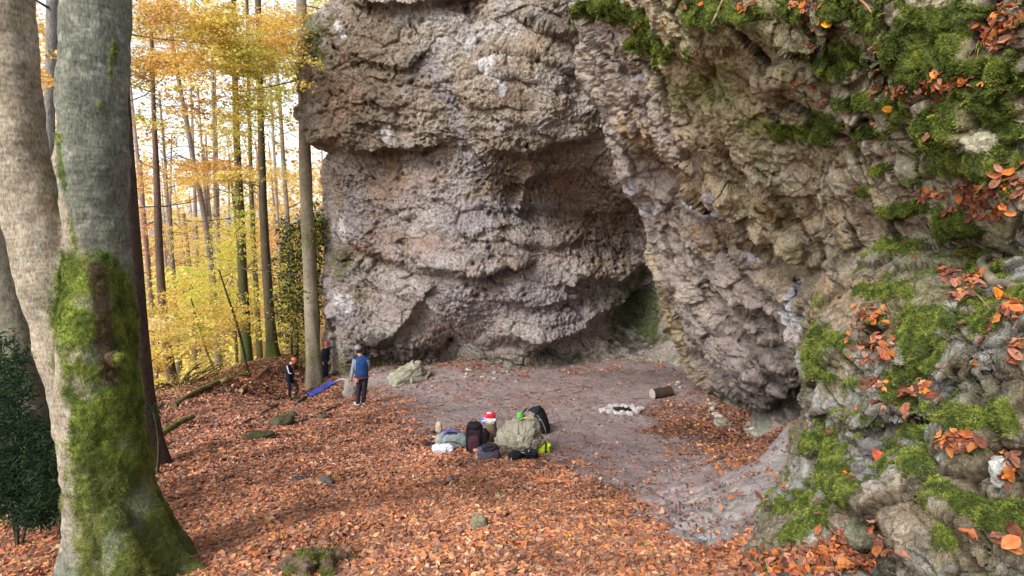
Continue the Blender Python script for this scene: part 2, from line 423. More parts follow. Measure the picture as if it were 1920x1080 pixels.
def gns(G, k=7, view=.45):
    """smoothed normals leaning to the open side, so relief does not smear down the undersides"""
    n = gn(blur(G, k)); v = -G/np.linalg.norm(G, axis=2, keepdims=True); n = n*(1-view)+v*view; return n/np.linalg.norm(n, axis=2, keepdims=True)
def lin(*c): return np.array(srgb(*c))
def mixc(c, col, m): return c*(1-m[..., None])+np.asarray(col)*m[..., None]
SURF = {}   # name -> (G, N, PX, PY) for scattering
def store(name, G, PXg):
    px, py, dep = proj(G); SURF[name] = dict(G=G, N=gn(G), px=px, py=py, dep=dep, PX=PXg)

# ---- A: the overhanging main wall
A_ctrl = [(560,-90,18.8),(800,-90,17),(1000,-90,16),(1200,-90,15),(1380,-90,14.5),(570,60,19),(700,60,18),(850,60,17),(1000,60,16.6),(1120,60,16.4),
 (570,200,19),(700,200,18.1),(900,200,16.8),(1050,200,16.4),(1150,200,16.8),(600,280,19),(750,280,18.5),(960,280,16.7),(620,350,20.4),(750,350,19),(900,350,17.6),(1000,350,18.0),
 (1100,350,18.8),(1220,350,18.5),(620,450,20.9),(760,450,19.2),(900,450,18),(1050,450,18.6),(1200,450,20.3),(620,550,21),(700,550,20.6),(850,550,18.4),(1000,550,18.3),(1100,550,19.2),(1210,560,20.8),
 (620,620,21.4),(700,620,20.4),(860,640,20.8),(960,620,18.8),(1050,620,19),(1200,630,20.2),(620,700,22),(700,700,21.4),(800,700,20.9),(900,700,20.4),(1000,700,19.3),(1100,700,19.1),(1200,700,18.3),(1300,700,17.4),
 (620,790,22.5),(1000,790,19.3),(1330,790,17)]
def fA(D, X, Y):
    L = lambda D, X, Y, pts, amp, up, dn: ledge(D, X, Y, pts, amp*.95, up, dn, 6.)
    D = L(D, X, Y, [(560,258),(627,265),(660,293),(720,292),(790,280)], .75, 60, 45)
    D = L(D, X, Y, [(612,478),(655,486),(668,500)], .3, 10, 40)
    D = L(D, X, Y, [(655,452),(693,483),(747,499),(793,512),(860,516),(927,509),(960,500)], .55, 50, 30)
    D = L(D, X, Y, [(777,503),(790,547),(803,570),(843,592),(880,618),(927,634),(960,645),(1027,648),(1093,632),(1127,600),(1180,565)], .85, 60, 40)
    D = L(D, X, Y, [(625,600),(660,640),(700,655),(745,635),(775,590),(790,572)], .55, 45, 40)
    D = L(D, X, Y, [(1090,528),(1140,520),(1180,514),(1225,496)], .7, 50, 55)
    D = L(D, X, Y, [(950,288),(985,300),(1010,290),(1050,275),(1090,262)], .34, 45, 26)
    D = L(D, X, Y, [(980,285),(985,320),(975,360)], .35, 25, 40)
    D = L(D, X, Y, [(690,12),(740,16),(800,6),(850,-4)], 0.43, 60, 25)
    D = L(D, X, Y, [(990,35),(1030,48),(1075,68),(1100,80)], 0.31, 30, 55)
    D = L(D, X, Y, [(640,95),(700,120),(770,130),(785,110)], 0.28, 50, 30)
    D = L(D, X, Y, [(600,150),(650,185),(720,200),(760,190)], 0.19, 30, 40)
    D = L(D, X, Y, [(940,100),(1000,105),(1050,130)], 0.19, 40, 30)
    D = L(D, X, Y, [(860,180),(930,215),(1010,250)], 0.15, 40, 30)
    D = L(D, X, Y, [(640,360),(700,395),(780,400),(860,440)], 0.19, 45, 35)
    D = L(D, X, Y, [(970,455),(1040,470),(1100,455)], 0.22, 45, 30)
    D = L(D, X, Y, [(1000,395),(1080,400),(1180,390)], 0.19, 40, 40)
    D = L(D, X, Y, [(700,545),(740,565),(770,560)], 0.19, 35, 30)
    D = bump_(D, X, Y, 870, 655, 75, 45, -.9, 20)
    D = bump_(D, X, Y, 850, 632, 7, 8, -.7); D = bump_(D, X, Y, 690, 690, 60, 25, -.5)
    D = bump_(D, X, Y, 745, 690, 70, 20, -.7)
    # diagonal groove with a proud right flank
    D = L(D, X, Y, [(775,60),(795,120),(830,200),(870,290),(920,390),(960,440)], 0.19, 30, 14)
    D = bump_(D, X, Y, 1190, 600, 38, 60, -.55, 15); D = bump_(D, X, Y, 1140, 430, 100, 50, -.45, 20)
    D = bump_(D, X, Y, 890, 170, 60, 80, .35, 60); D = bump_(D, X, Y, 1000, 650, 90, 30, .3)
    D = bump_(D, X, Y, 1085, 165, 26, 60, -.55, 0)
    D = bump_(D, X, Y, 1060, 390, 110, 50, -.30, 25)                    # roof pocket above the cave
    D = L(D, X, Y, [(990,345),(1060,325),(1130,335),(1190,372),(1215,415)], 0.34, 40, 55)
    D = L(D, X, Y, [(700,655),(760,668),(800,640),(840,660),(930,668),(1010,665)], 0.22, 30, 45)
    D = L(D, X, Y, [(820,430),(870,452),(940,430)], 0.19, 35, 25)
    D = L(D, X, Y, [(690,235),(760,240),(830,262),(880,300)], 0.22, 40, 30)
    D = L(D, X, Y, [(720,150),(800,165),(900,130),(985,150)], 0.15, 40, 30)
    D = L(D, X, Y, [(930,565),(1000,585),(1080,560),(1120,548)], 0.19, 35, 30)
    return D
def build_wall():
    G, PX, PY = sheet((-95, 800), [(-95,640),(-10,635),(20,620),(50,585),(80,572),(120,566),(180,565),(240,566),(262,580),(272,600),(285,622),(300,617),(330,606),(380,604),(420,612),(470,616),(482,612),(560,613),(640,615),(700,618),(720,640),(800,650)],
                      [(-95,1420),(800,1420)], A_ctrl, 1.65, [fA], wrapL=14, wrapT=30, rnd=(1.2, 16))
    N = gn(G)
    lowf = fbm(G*.30, 3, 3); G = G+N*(.38*lowf)[..., None]
    N = gns(G); Q = G*np.array([1., 1., 1.5])
    warp = np.stack([perlin(G*.8, 40), perlin(G*.8, 41), perlin(G*.8, 42)], -1)
    Qr = np.stack([Q[..., 0]*.94-Q[..., 2]*.34, Q[..., 1], Q[..., 2]*.94+Q[..., 0]*.34], -1)
    r1 = ridged((G+.3*warp)*.8, 3, 11, .5); n2 = fbm(G*2.1+warp*.6, 5, 12, .58)
    rough = .55+.9*sstep(-.4, .5, fbm(G*.35, 3, 66))
    rough = np.maximum(rough, 1.1*(1-sstep(880, 1000, PX))*(1-sstep(250, 330, PY)))
    h1, edge, rid = facets((Qr+.15*warp)*np.array([.75, 1., 1.1]), 5); h2, edg2, gid = facets((Qr+.08*warp)*np.array([2.8, 3., 3.6]), 6); h3_, edg3, kid = facets(G*8+warp*.5, 9)
    g1, g2, vid = voronoi(G*3.6+warp, 6); pits = np.clip(.40-g1, 0, 1)*sstep(.55, .85, vid); n3 = fbm(G*8+warp, 4, 33, .65); n5 = fbm(G*19+warp, 3, 35, .6)
    d = .02*r1+.07*n2*rough+.065*h1-.028*edge+(.026*h2-.012*edg2)*(.4+.6*rough)+.013*h3_*rough-.5*pits*rough+.05*n3*rough+.03*n5
    base = np.clip((PY-655)/30, 0, 1)*(PX > 840)          # smoother water-worn foot
    d = d*(1-.45*base)
    d = d-.10*base*edge
    G = G+N*d[..., None]
    # colour
    n = fbm(G*.9, 4, 50); m = fbm(G*3, 4, 51); k = fbm(G*.45, 3, 52); X = PX+16*fbm(G*1.5, 3, 60); Y = PY+14*fbm(G*1.5, 3, 61)
    tan = lin(176, 161, 144); mauve = lin(170, 156, 150); grey = lin(180, 172, 166); rust = lin(150, 122, 102); pale = lin(214, 210, 210); lil = lin(156, 149, 153)
    c = np.broadcast_to(tan, G.shape).copy()
    c = mixc(c, mauve, sstep(-.1, .5, k+.25+(PY-380)/400)); c = mixc(c, grey, .8*sstep(.0, .5, n)); c = mixc(c, rust, .40*sstep(.12, .5, m*.6-n*.7-.02))
    c = mixc(c, lin(112, 94, 76), .75*mask(X, Y, m+.5*n, 670, 170, 110, 120, 0, .5)); c = mixc(c, lin(132, 112, 94), .7*mask(X, Y, m+.5*n, 1120, 400, 120, 75, 20, .5)); c = mixc(c, lin(128, 110, 92), .5*sstep(.1, .5, -k+.2*m)*(PY < 480))
    for a in [(1050,330,140,35,-8),(1130,400,80,40,10),(950,180,38,26,0),(640,190,30,60,0),(760,450,80,14,15),(720,340,40,50,0),(1120,490,60,15,0),(700,480,60,12,30)]:
        c = mixc(c, rust*1.05, .55*mask(X, Y, m, *a))
    for a in [(825,160,20,70,-28),(868,270,16,70,-25),(960,400,60,30,0),(1010,560,70,40,0),(860,560,70,20,20),(890,410,60,30,0),(650,590,30,20,0),(660,410,22,40,0),(1080,600,60,25,-20)]:
        c = mixc(c, lil, .65*mask(X, Y, m, *a))
    for a in [(932,158,15,5,0,.12),(920,122,20,9,-15),(880,95,16,14,30),(1003,238,26,8,-5),(1065,255,34,9,8),(640,60,6,12,0),(895,60,60,25,0),(840,30,40,20,0),(720,250,14,10,0),(648,568,14,20,0),(636,420,10,22,0),(940,167,10,12,0)]:
        c = mixc(c, pale, (.9 if a[2] < 30 else .4)*mask(X, Y, m, *a[:5], soft=a[5] if len(a) > 5 else .3))
    gr = lin(142, 144, 122); moss = lin(62, 72, 34); dk = lin(66, 58, 54)
    c = mixc(c, gr, .75*sstep(640, 690, Y+14*m)*(X > 840)); c = mixc(c, lin(176, 178, 158), .6*sstep(655, 690, Y)*sstep(1130, 1170, X)*sstep(-.1, .2, m+n))
    c = mixc(c, lin(120, 112, 90), .6*sstep(600, 690, Y)*(X < 830))
    for a in [(1190,575,42,60,12),(1215,620,30,22,0)]: c = mixc(c, lin(78, 92, 46), .8*mask(X, Y, m, *a))
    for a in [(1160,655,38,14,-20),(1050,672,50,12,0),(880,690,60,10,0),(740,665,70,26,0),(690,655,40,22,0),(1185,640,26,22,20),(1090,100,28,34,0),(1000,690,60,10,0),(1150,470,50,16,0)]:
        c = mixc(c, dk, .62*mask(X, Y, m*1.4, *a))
    for a in [(700,695,28,16,0),(650,700,40,16,0),(590,60,26,40,-20),(600,100,14,30,0),(640,490,18,30,0)]: c = mixc(c, lin(98, 100, 54), .7*mask(X, Y, m, *a))
    c = .95*c*(1+.20*m)[..., None]*(1-.3*edge-.2*(pits > .08))[..., None]
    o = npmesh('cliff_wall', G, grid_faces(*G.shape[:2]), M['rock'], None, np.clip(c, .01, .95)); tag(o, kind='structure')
    store('A', G, PX)
build_wall()

# ---- B: the buttress that arches down on the right, mossy rim on top
B_ctrl = [(1080,-110,7.4),(1300,-110,4.8),(1500,-110,3.6),(1700,-110,2.8),(1990,-110,2.0),(1100,60,8.4),(1200,60,6.8),(1300,60,5.2),(1500,50,3.8),(1700,50,2.9),(1990,50,2.0),
 (1105,150,9.2),(1200,150,7.6),(1350,150,5.7),(1500,150,4.3),(1700,150,3.0),(1990,150,2.0),(1130,260,10.1),(1250,260,8.3),(1400,260,6.1),(1550,260,4.6),(1720,260,3.2),(1990,260,2.1),
 (1205,380,11.2),(1320,380,8.8),(1450,380,6.8),(1600,380,4.8),(1750,380,3.2),(1990,380,2.1),(1225,500,12.2),(1350,500,9.6),(1440,500,8.2),(1540,505,6.9),(1700,480,3.9),(1990,480,2.3),
 (1240,600,13.3),(1350,600,10.2),(1470,600,8.6),(1560,600,6.6),(1700,600,5),(1990,600,4),(1290,700,14.6),(1400,700,10.8),(1490,700,9.1),(1600,700,8),(1990,700,6),
 (1350,760,13.7),(1420,760,11.6),(1500,760,10.0),(1420,830,11),(1500,850,9.4),(1600,850,8),(1990,850,7)]
def fB(D, X, Y):
    L = ledge
    D = L(D, X, Y, [(1340,560),(1400,590),(1440,600),(1490,640)], .5, 50, 40)
    D = L(D, X, Y, [(1330,735),(1380,760),(1440,760),(1500,735)], .55, 70, 35)
    D = L(D, X, Y, [(1230,270),(1300,330),(1345,378)], .45, 35, 25); D = bump_(D, X, Y, 1322, 374, 14, 5, -.5)
    D = L(D, X, Y, [(1340,262),(1400,300),(1460,340),(1500,370)], .25, 25, 30)
    D = L(D, X, Y, [(1430,450),(1500,490),(1530,498),(1580,480)], .35, 30, 25)
    D = L(D, X, Y, [(1450,385),(1500,410),(1560,432)], .16, 20, 15)
    D = L(D, X, Y, [(1370,95),(1440,105),(1520,110)], .2, 20, 20)
    D = L(D, X, Y, [(1520,165),(1580,165),(1625,150)], .12, 20, 16)
    D = L(D, X, Y, [(1740,255),(1830,270),(1940,262)], .10, 25, 20)
    D = L(D, X, Y, [(1640,125),(1660,180),(1700,215)], -.08, 20, 20)
    D = bump_(D, X, Y, 1390, 640, 9, 6, -.4); D = bump_(D, X, Y, 1408, 690, 12, 6, -.4)
    D = bump_(D, X, Y, 1460, 650, 22, 12, -.4); D = bump_(D, X, Y, 1500, 535, 22, 22, -.5)
    D = L(D, X, Y, [(1130,100),(1150,180),(1200,270),(1260,350),(1330,430),(1420,520),(1480,580)], .22, 30, 18)
    D = L(D, X, Y, [(1250,300),(1290,360),(1360,420),(1420,450),(1480,470)], .35, 40, 25)
    D = bump_(D, X, Y, 1240, 320, 26, 14, -.4, 40); D = bump_(D, X, Y, 1300, 290, 26, 16, -.35, 30); D = bump_(D, X, Y, 1380, 330, 30, 16, -.25, 30)
    for x, y, rx, ry, a in [(1450,150,24,30,.16),(1565,245,35,18,.10),(1640,275,30,14,.08),(1800,220,38,34,.10),(1660,95,26,26,.10),(1540,55,40,40,.12),(1840,300,60,30,.13),(1480,380,45,20,.15),(1530,425,28,16,.12),(1370,50,40,30,.15),(1310,100,30,25,.12),(1590,330,35,20,.08),(1700,330,30,20,.08),(1760,415,40,25,.08),(1690,470,30,18,.1)]:
        D = bump_(D, X, Y, x, y, rx, ry, a, 0, 4.)
    D = L(D, X, Y, [(1290,575),(1340,610),(1400,620)], .3, 30, 20)
    D = L(D, X, Y, [(1280,650),(1340,690),(1400,700),(1470,700)], .3, 40, 20)
    return D
MOSS_B = [(1120,18,45,22,0),(1230,60,60,30,35),(1210,95,50,22,20),(1180,30,50,22,0),(1350,18,60,34,0),(1400,25,46,30,0),(1265,85,14,34,25),(1580,120,44,32,0),(1545,235,34,24,0),(1480,240,40,18,0),(1640,245,30,14,0),(1610,190,34,20,0),
 (1800,60,90,60,-30),(1750,130,60,40,-30),(1880,140,70,40,0),(1785,230,45,38,0),(1840,295,64,36,0),(1700,190,30,24,0),(1885,195,40,22,0),(1690,90,16,40,20),(1850,20,70,24,0),(1740,40,40,34,0),(1560,20,40,24,0),(1610,50,30,30,0),(1480,20,30,20,0),(1900,330,30,40,0),(1670,310,16,10,0),(1720,385,40,16,0),(1800,420,40,30,0),(1680,462,34,14,0),(1900,240,26,20,0),(1640,350,10,8,0)]
def pillow(G, N, m, amp, s): return G+N*((m*amp)*(1+.5*fbm(G*s, 4, 77)))[..., None]
def build_buttress():
    Lx = [(-110,1085),(40,1090),(60,1100),(100,1100),(140,1098),(180,1112),(230,1128),(280,1152),(330,1178),(370,1198),(400,1212),(440,1218),(480,1216),(520,1226),(560,1232),(600,1244),(640,1264),(680,1285),(720,1318),(760,1350),(800,1380),(860,1420)]
    G, PX, PY = sheet((-112, 866), Lx, [(-112,2010),(866,2010)], B_ctrl, 1.75, [fB], wrapL=9, wrapT=12, rnd=(.9, 22), insL=1.1, wrap_rise=.5)
    N = gn(G); s = (G[..., 1:2]/7.5)                              # detail follows the metres-per-feature of the real rock: finer near
    near = sstep(8, 3.2, G[..., 1])
    G = G+N*(.25*(1-near)*fbm(G*.5, 3, 3)+.10*fbm(G*1.2, 3, 4))[..., None]; N = gns(G)
    w = np.stack([perlin(G*1.4, 43), perlin(G*1.4, 44), perlin(G*1.4, 45)], -1)
    r1 = ridged((G+.3*w)*1.2, 3, 14); n2 = fbm(G*4+w, 4, 15); q1 = sstep(9.5, 4, G[..., 1])
    h1, edge, rid = facets(G*np.array([1.5, 1.5, 1.8])+.12*w, 7); h2, edg2, gid = facets(G*np.array([5., 5., 5.6])+.15*w, 8); h3_, edg3, hid = facets(G*16+.3*w, 9)
    rub = sstep(1330, 1480, PX)*(1-.5*sstep(330, 460, PY)); a = 1-.55*near; g1, g2, vid = voronoi(G*6+w, 8); pits = np.clip(.42-g1, 0, 1)*sstep(.55, .85, vid)
    d = a*(.04*r1+.055*n2)+.095*a*h1-.035*a*edge+(.012+.022*rub)*h2-(.008+.010*rub)*edg2-.16*pits*(1-.6*near)+(.009-.003*near)*h3_-.004*edg3+.016*fbm(G*24, 3, 73, .6)*(.25+.75*(1-near))+(1-near)*.04*fbm(G*9, 4, 71, .65)
    G = G+N*d[..., None]
    nz = fbm(G*2.2, 4, 80); Nn = gn(G); up = Nn[..., 2]; mo = np.zeros(PX.shape)
    for b in MOSS_B: mo = np.maximum(mo, mask(PX, PY, nz*.9, *b, soft=.22))
    mo = np.maximum(mo, near*sstep(.15, .4, nz+.35*up-.32)*sstep(1380, 1600, PX)*(1-sstep(270, 330, PY)))
    mo = np.maximum(mo, near*sstep(.25, .45, nz+.4*up-.22)*sstep(1640, 1720, PX))
    G = pillow(G, N, mo, .032, 9)
    n = fbm(G*1.1, 4, 55); m = fbm(G*3.3, 4, 56); k = fbm(G*.6, 3, 57); X = PX+16*fbm(G*2, 3, 62); Y = PY+14*fbm(G*2, 3, 63)
    olive = lin(170, 166, 128); tan = lin(180, 161, 132); mauve = lin(166, 153, 147); grey = lin(178, 171, 156); och = lin(174, 150, 86); pale = lin(208, 208, 216)
    c = np.broadcast_to(tan, G.shape).copy()
    # left flank mauve-grey, middle ochre-tan, upper right olive lichen
    t = PX-(1100+.62*np.clip(PY-60, 0, None)); c = mixc(c, mauve, (1-sstep(20, 120, t+50*m))*.85); c = mixc(c, mauve*.86, .7*sstep(540, 640, PY+40*n)*(PX < 1560))
    c = mixc(c, olive, .7*sstep(90, 230, t+60*n)*(1-sstep(520, 580, PY))*sstep(-.4, .3, k+.15)); c = mixc(c, grey, .8*sstep(1400, 1560, PX+70*n)*sstep(-.2, .3, m+.1))
    c = mixc(c, lin(178, 160, 138), .6*sstep(.1, .5, m))
    for a_ in [(1300,330,60,26,30),(1220,260,50,18,50),(1340,440,40,30,20),(1480,400,60,14,15)]: c = mixc(c, lin(150, 118, 70), .55*mask(X, Y, m, *a_))
    for a_ in [(1340,165,46,24,20),(1355,130,30,16,0),(1270,170,40,30,0),(1420,230,40,18,0)]: c = mixc(c, lin(160, 164, 98), .6*mask(X, Y, m, *a_))
    for a_ in [(1335,388,26,7,12,.1),(1368,398,14,5,30,.1),(1290,382,14,5,20,.15),(1425,480,18,5,35,.15),(1168,265,8,18,-25,.2),(1195,330,9,22,-30,.2),(1183,163,22,6,10,.2),(1500,558,15,30,5,.12),(1490,600,15,30,-10,.2),(1505,520,10,10,0,.2),(1510,610,12,30,0,.3),(1225,385,14,12,0,.3)]:
        c = mixc(c, pale if a_[0] != 1500 else lin(200, 206, 222), .85*mask(X, Y, m*.8, *a_[:5], soft=a_[5]))
    ed = PX-np.interp(PY, *zip(*Lx)); c = mixc(c, och, .5*np.exp(-(np.clip(ed, 0, None)/13)**2)*sstep(460, 500, PY)*(1-sstep(700, 760, PY)))
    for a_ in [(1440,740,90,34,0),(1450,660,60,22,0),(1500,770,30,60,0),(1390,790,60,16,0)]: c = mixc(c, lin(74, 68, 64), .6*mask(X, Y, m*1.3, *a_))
    c = mixc(c, lin(146, 150, 132), .6*sstep(735, 775, Y)*sstep(-.2, .3, n+.1))
    for a_ in [(1650,400,60,50,0),(1600,560,60,50,0),(1560,640,60,60,0)]: c = mixc(c, lin(158, 138, 118), .6*mask(X, Y, m, *a_))
    c = mixc(c, lin(80, 66, 54), near*.6*edge+.6*near*edg2*rub); c = c*(1+.16*m)[..., None]*(1-.2*edge-.2*(pits > .08))[..., None]
    c = mixc(c, mixc(np.broadcast_to(lin(80, 94, 38), G.shape), lin(112, 122, 48), sstep(-.2, .5, fbm(G*5, 3, 90))), sstep(.5, 1., mo+.25*fbm(G*25, 2, 91)))
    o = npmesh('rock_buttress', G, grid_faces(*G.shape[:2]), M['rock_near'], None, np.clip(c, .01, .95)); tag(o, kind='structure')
    store('B', G, PX); SURF['B']['moss'] = mo
build_buttress()

# ---- C: the near mossy outcrop at the right edge of the view
C_ctrl = [(1590,440,6.0),(1700,440,4.6),(1990,440,2.8),(1560,505,4.9),(1700,500,3.15),(1990,500,1.85),(1520,560,4.5),(1620,560,3.3),(1750,560,2.55),(1990,560,1.65),(1500,650,4.0),(1600,650,3.0),(1750,650,2.25),(1990,650,1.5),
 (1500,760,3.7),(1620,760,2.65),(1750,760,2.05),(1990,760,1.38),(1480,870,3.5),(1600,870,2.45),(1750,870,1.85),(1990,870,1.25),(1430,960,3.4),(1560,960,2.4),(1700,960,1.75),(1990,960,1.15),
 (1380,1090,3.1),(1550,1090,2.15),(1700,1090,1.6),(1990,1090,1.05),(1340,1180,2.9),(1990,1180,.98)]
def fC(D, X, Y):
    L = ledge
    D = L(D, X, Y, [(1560,905),(1600,945),(1650,985),(1668,1030),(1672,1110)], .20, 60, 60)      # split block edge over the leaf hollow
    D = L(D, X, Y, [(1740,930),(1790,990),(1830,1050),(1860,1110)], .08, 30, 22)
    D = L(D, X, Y, [(1640,845),(1660,870),(1680,900)], .06, 20, 14)
    D = L(D, X, Y, [(1500,770),(1560,790),(1600,800),(1660,790)], .15, 30, 30)
    D = L(D, X, Y, [(1500,600),(1560,590),(1620,600)], -.12, 30, 25)
    D = L(D, X, Y, [(1640,520),(1700,540),(1760,520),(1840,500)], -.07, 30, 25)
    D = L(D, X, Y, [(1700,690),(1760,720),(1840,700)], .06, 30, 20); D = L(D, X, Y, [(1750,850),(1830,830),(1920,845)], .05, 40, 18)
    D = L(D, X, Y, [(1840,660),(1900,690),(1960,680)], .05, 20, 15); D = L(D, X, Y, [(1560,700),(1640,730),(1700,760)], -.08, 25, 20)
    D = bump_(D, X, Y, 1590, 1050, 60, 50, -.22, 0, 4)
    for x, y, rx, ry, a in [(1740,560,40,24,.08),(1660,660,44,26,.07),(1790,640,34,30,.06),(1840,700,50,34,.06),(1790,740,34,28,.05),(1640,790,46,24,.09),(1600,830,28,26,.09),(1700,880,60,34,.07),(1620,925,30,24,.05),(1700,1000,46,46,.05),(1850,780,50,26,.05),(1560,650,44,36,.10),(1550,860,30,34,.10),(1740,480,44,20,.08),(1680,560,26,16,.06),(1890,600,34,24,.04),(1900,980,40,50,.04),(1480,990,40,34,.10),(1800,900,44,24,.04)]:
        D = bump_(D, X, Y, x, y, rx*1.15, ry, a*.65, -12, 4.)
    return D
MOSS_C = [(1720,640,34,70,-15),(1700,720,40,34,0),(1660,545,44,18,0),(1690,470,34,14,0),(1760,600,30,16,0),(1860,600,70,26,5),(1550,650,32,40,0),(1545,700,20,20,0),(1680,740,26,30,0),(1830,560,40,14,0),(1540,840,34,34,0),(1560,900,30,40,0),
 (1480,940,40,20,-20),(1540,970,40,26,0),(1580,920,34,30,0),(1500,1000,40,26,0),(1720,870,40,14,10),(1740,900,50,20,30),(1800,940,70,24,20),(1880,960,60,26,0),(1770,1010,20,50,-30),(1820,790,60,20,15),(1890,790,40,30,0),(1760,770,50,18,10),(1560,1060,44,20,0),(1460,1070,30,16,0),(1850,500,40,20,0),(1900,540,30,20,0),(1700,800,26,14,0),(1620,545,14,10,0),(1810,440,30,20,0),(1660,870,20,12,0)]
def build_outcrop():
    Lx = [(436,1640),(470,1590),(500,1550),(540,1528),(580,1512),(600,1502),(650,1500),(700,1499),(760,1502),(800,1497),(840,1490),(870,1478),(910,1456),(950,1436),(1000,1412),(1050,1388),(1100,1360),(1180,1320)]
    G, PX, PY = sheet((436, 1180), Lx, [(436,2010),(1180,2010)], C_ctrl, 1.5, [fC], wrapL=4.5, rnd=(.5, 16), insL=1.3)
    N = gn(G)
    G = G+N*(.06*fbm(G*1.5, 3, 3))[..., None]; N = gns(G)
    w = np.stack([perlin(G*3, 43), perlin(G*3, 44), perlin(G*3, 45)], -1)
    r1 = ridged((G+.12*w)*3.2, 3, 16); n2 = fbm(G*10+w, 4, 17)
    h1, edge, rid = facets(G @ np.array([[.85, 0, .52], [0, 1, 0], [-.52, 0, .85]])*np.array([1.9, 2.2, 3.6])+.08*w, 10); h2, edg2, gid = facets(G @ np.array([[.85, 0, .52], [0, 1, 0], [-.52, 0, .85]])*np.array([6., 8., 11.])+.12*w, 11); h3_, edg3, hid = facets(G*32+.3*w, 12)
    k_ = sstep(1.2, 2.6, G[..., 1])*.5+.5
    d = k_*(.006*r1+.008*n2+.062*h1-.026*edge)+.012*h2-.008*edg2+.0035*h3_-.002*edg3+.012*fbm(G*1.6, 2, 4)+.005*fbm(G*40, 3, 5)
    G = G+N*d[..., None]
    nz = fbm(G*4.5, 4, 80); up = gn(G)[..., 2]; mo = np.zeros(PX.shape)
    for b in MOSS_C: mo = np.maximum(mo, mask(PX, PY, nz*.9, *b, soft=.22))
    mo = mo*sstep(-.75, -.15, up+.5*nz); mo = np.maximum(mo, .9*sstep(.2, .4, nz+.3*up-.36)); mo = mo*(1-.8*sstep(.3, .7, mask(PX, PY, nz, 1690, 990, 70, 70)))
    G = pillow(G, N, mo, .012, 22)
    n = fbm(G*2.4, 4, 55); m = fbm(G*8, 4, 56); k = fbm(G*1.5, 3, 57)
    c = np.broadcast_to(lin(158, 153, 140), G.shape).copy()
    c = mixc(c, lin(146, 134, 108), sstep(-.1, .35, n)); c = mixc(c, lin(176, 176, 168), .7*sstep(.05, .4, m-.3*n)); c = mixc(c, lin(128, 126, 86), .7*sstep(.1, .4, k))
    c = mixc(c, lin(110, 96, 78), .6*sstep(.15, .5, -m+.2*k))
    for a_ in [(1560,560,70,40,0),(1690,980,60,60,20),(1600,560,60,60,0)]: c = mixc(c, lin(164, 142, 116), .7*mask(PX, PY, m, *a_))
    for a_ in [(1620,890,50,30,0),(1780,740,60,30,0)]: c = mixc(c, lin(160, 162, 164), .5*mask(PX, PY, m, *a_))
    c = mixc(c, lin(72, 58, 44), .55*edge+.35*edg2); c = c*(1+.18*m)[..., None]
    c = mixc(c, mixc(np.broadcast_to(lin(80, 94, 38), G.shape), lin(112, 122, 48), sstep(-.2, .5, fbm(G*9, 3, 90))), sstep(.5, 1., mo+.25*fbm(G*45, 2, 91)))
    o = npmesh('mossy_outcrop', G, grid_faces(*G.shape[:2]), M['rock_near'], None, np.clip(c, .01, .95)); tag(o, kind='structure')
    store('C', G, PX); SURF['C']['moss'] = mo
build_outcrop()
def on_rock(px, py):
    """nearest visible rock surface point at a photo pixel: (point, normal)"""
    best = None
    for k, s in SURF.items():
        d = (s['px']-px)**2+(s['py']-py)**2; ok = d < 16
        if ok.any():
            dd = np.where(ok, s['dep']+d*.002, 1e9); i = np.unravel_index(np.argmin(dd), dd.shape)
            if best is None or dd[i] < best[0]: best = (dd[i], s['G'][i], s['N'][i])
    if best is None: p = gpoint(px, py); return p, np.array([0, 0, 1.])
    return best[1], best[2]
# ------------------------------------------------------------------ leaves, moss, trees
LEAF6 = np.array([[-.5,0,0],[.5,0,0],[-.22,.29,.07],[.18,.27,.09],[-.22,-.29,.07],[.18,-.27,.09]])
def leaves(name, C, size, nrm, col, mat, parent=None, tilt=.5, curl=.6, aspect=1., rng=RNG, flat=False):
    """many folded six-point leaves; C (n,3), size (n,), nrm (n,3) facing, col (n,3)"""
    n = len(C); C = np.asarray(C, float)
    nrm = np.broadcast_to(nrm, (n, 3))+tilt*rng.normal(size=(n, 3)); nrm = nrm/np.linalg.norm(nrm, axis=1)[:, None]
    a = rng.normal(size=(n, 3)); u = np.cross(nrm, a); u /= np.linalg.norm(u, axis=1)[:, None]; w = np.cross(nrm, u)
    if flat:
        T = np.array([[-.5,0,0],[0,.3,0],[.5,0,0],[0,-.3,0]]); L = np.repeat(T[None], n, 0); L[:, [1, 3], 2] = curl*.2*rng.random((n, 1)); q = np.array([[0, 1, 2, 3]])
    else:
        L = np.repeat(LEAF6[None], n, 0); L[..., 2] *= (rng.random((n, 1))*2.6*curl); L[:, :2, 2] += curl*.25*rng.normal(size=(n, 2)); q = np.array([[0, 1, 3, 2], [1, 0, 4, 5]])
    L[..., 1] *= aspect
    L = L*np.asarray(size)[:, None, None]
    P = C[:, None]+L[..., :1]*u[:, None]+L[..., 1:2]*w[:, None]+L[..., 2:]*nrm[:, None]
    k = P.shape[1]; Fq = (np.arange(n)[:, None, None]*k+q[None]).reshape(-1, 4)
    return npmesh(name, P.reshape(-1, 3), Fq, mat, parent, np.repeat(col, k, 0), smooth=False)
DRY = np.array([srgb(*c) for c in [(172,112,78),(152,96,70),(188,132,94),(136,90,72),(182,110,66),(160,122,98),(116,80,64),(200,152,114),(146,106,88),(188,116,70),(126,96,80)]])
def drycol(n, dark=1.): 
    c = DRY[RNG.integers(0, len(DRY), n)]*(RNG.normal(1, .18, (n, 1)).clip(.5, 1.5)); return np.clip(c*dark, .01, .9)
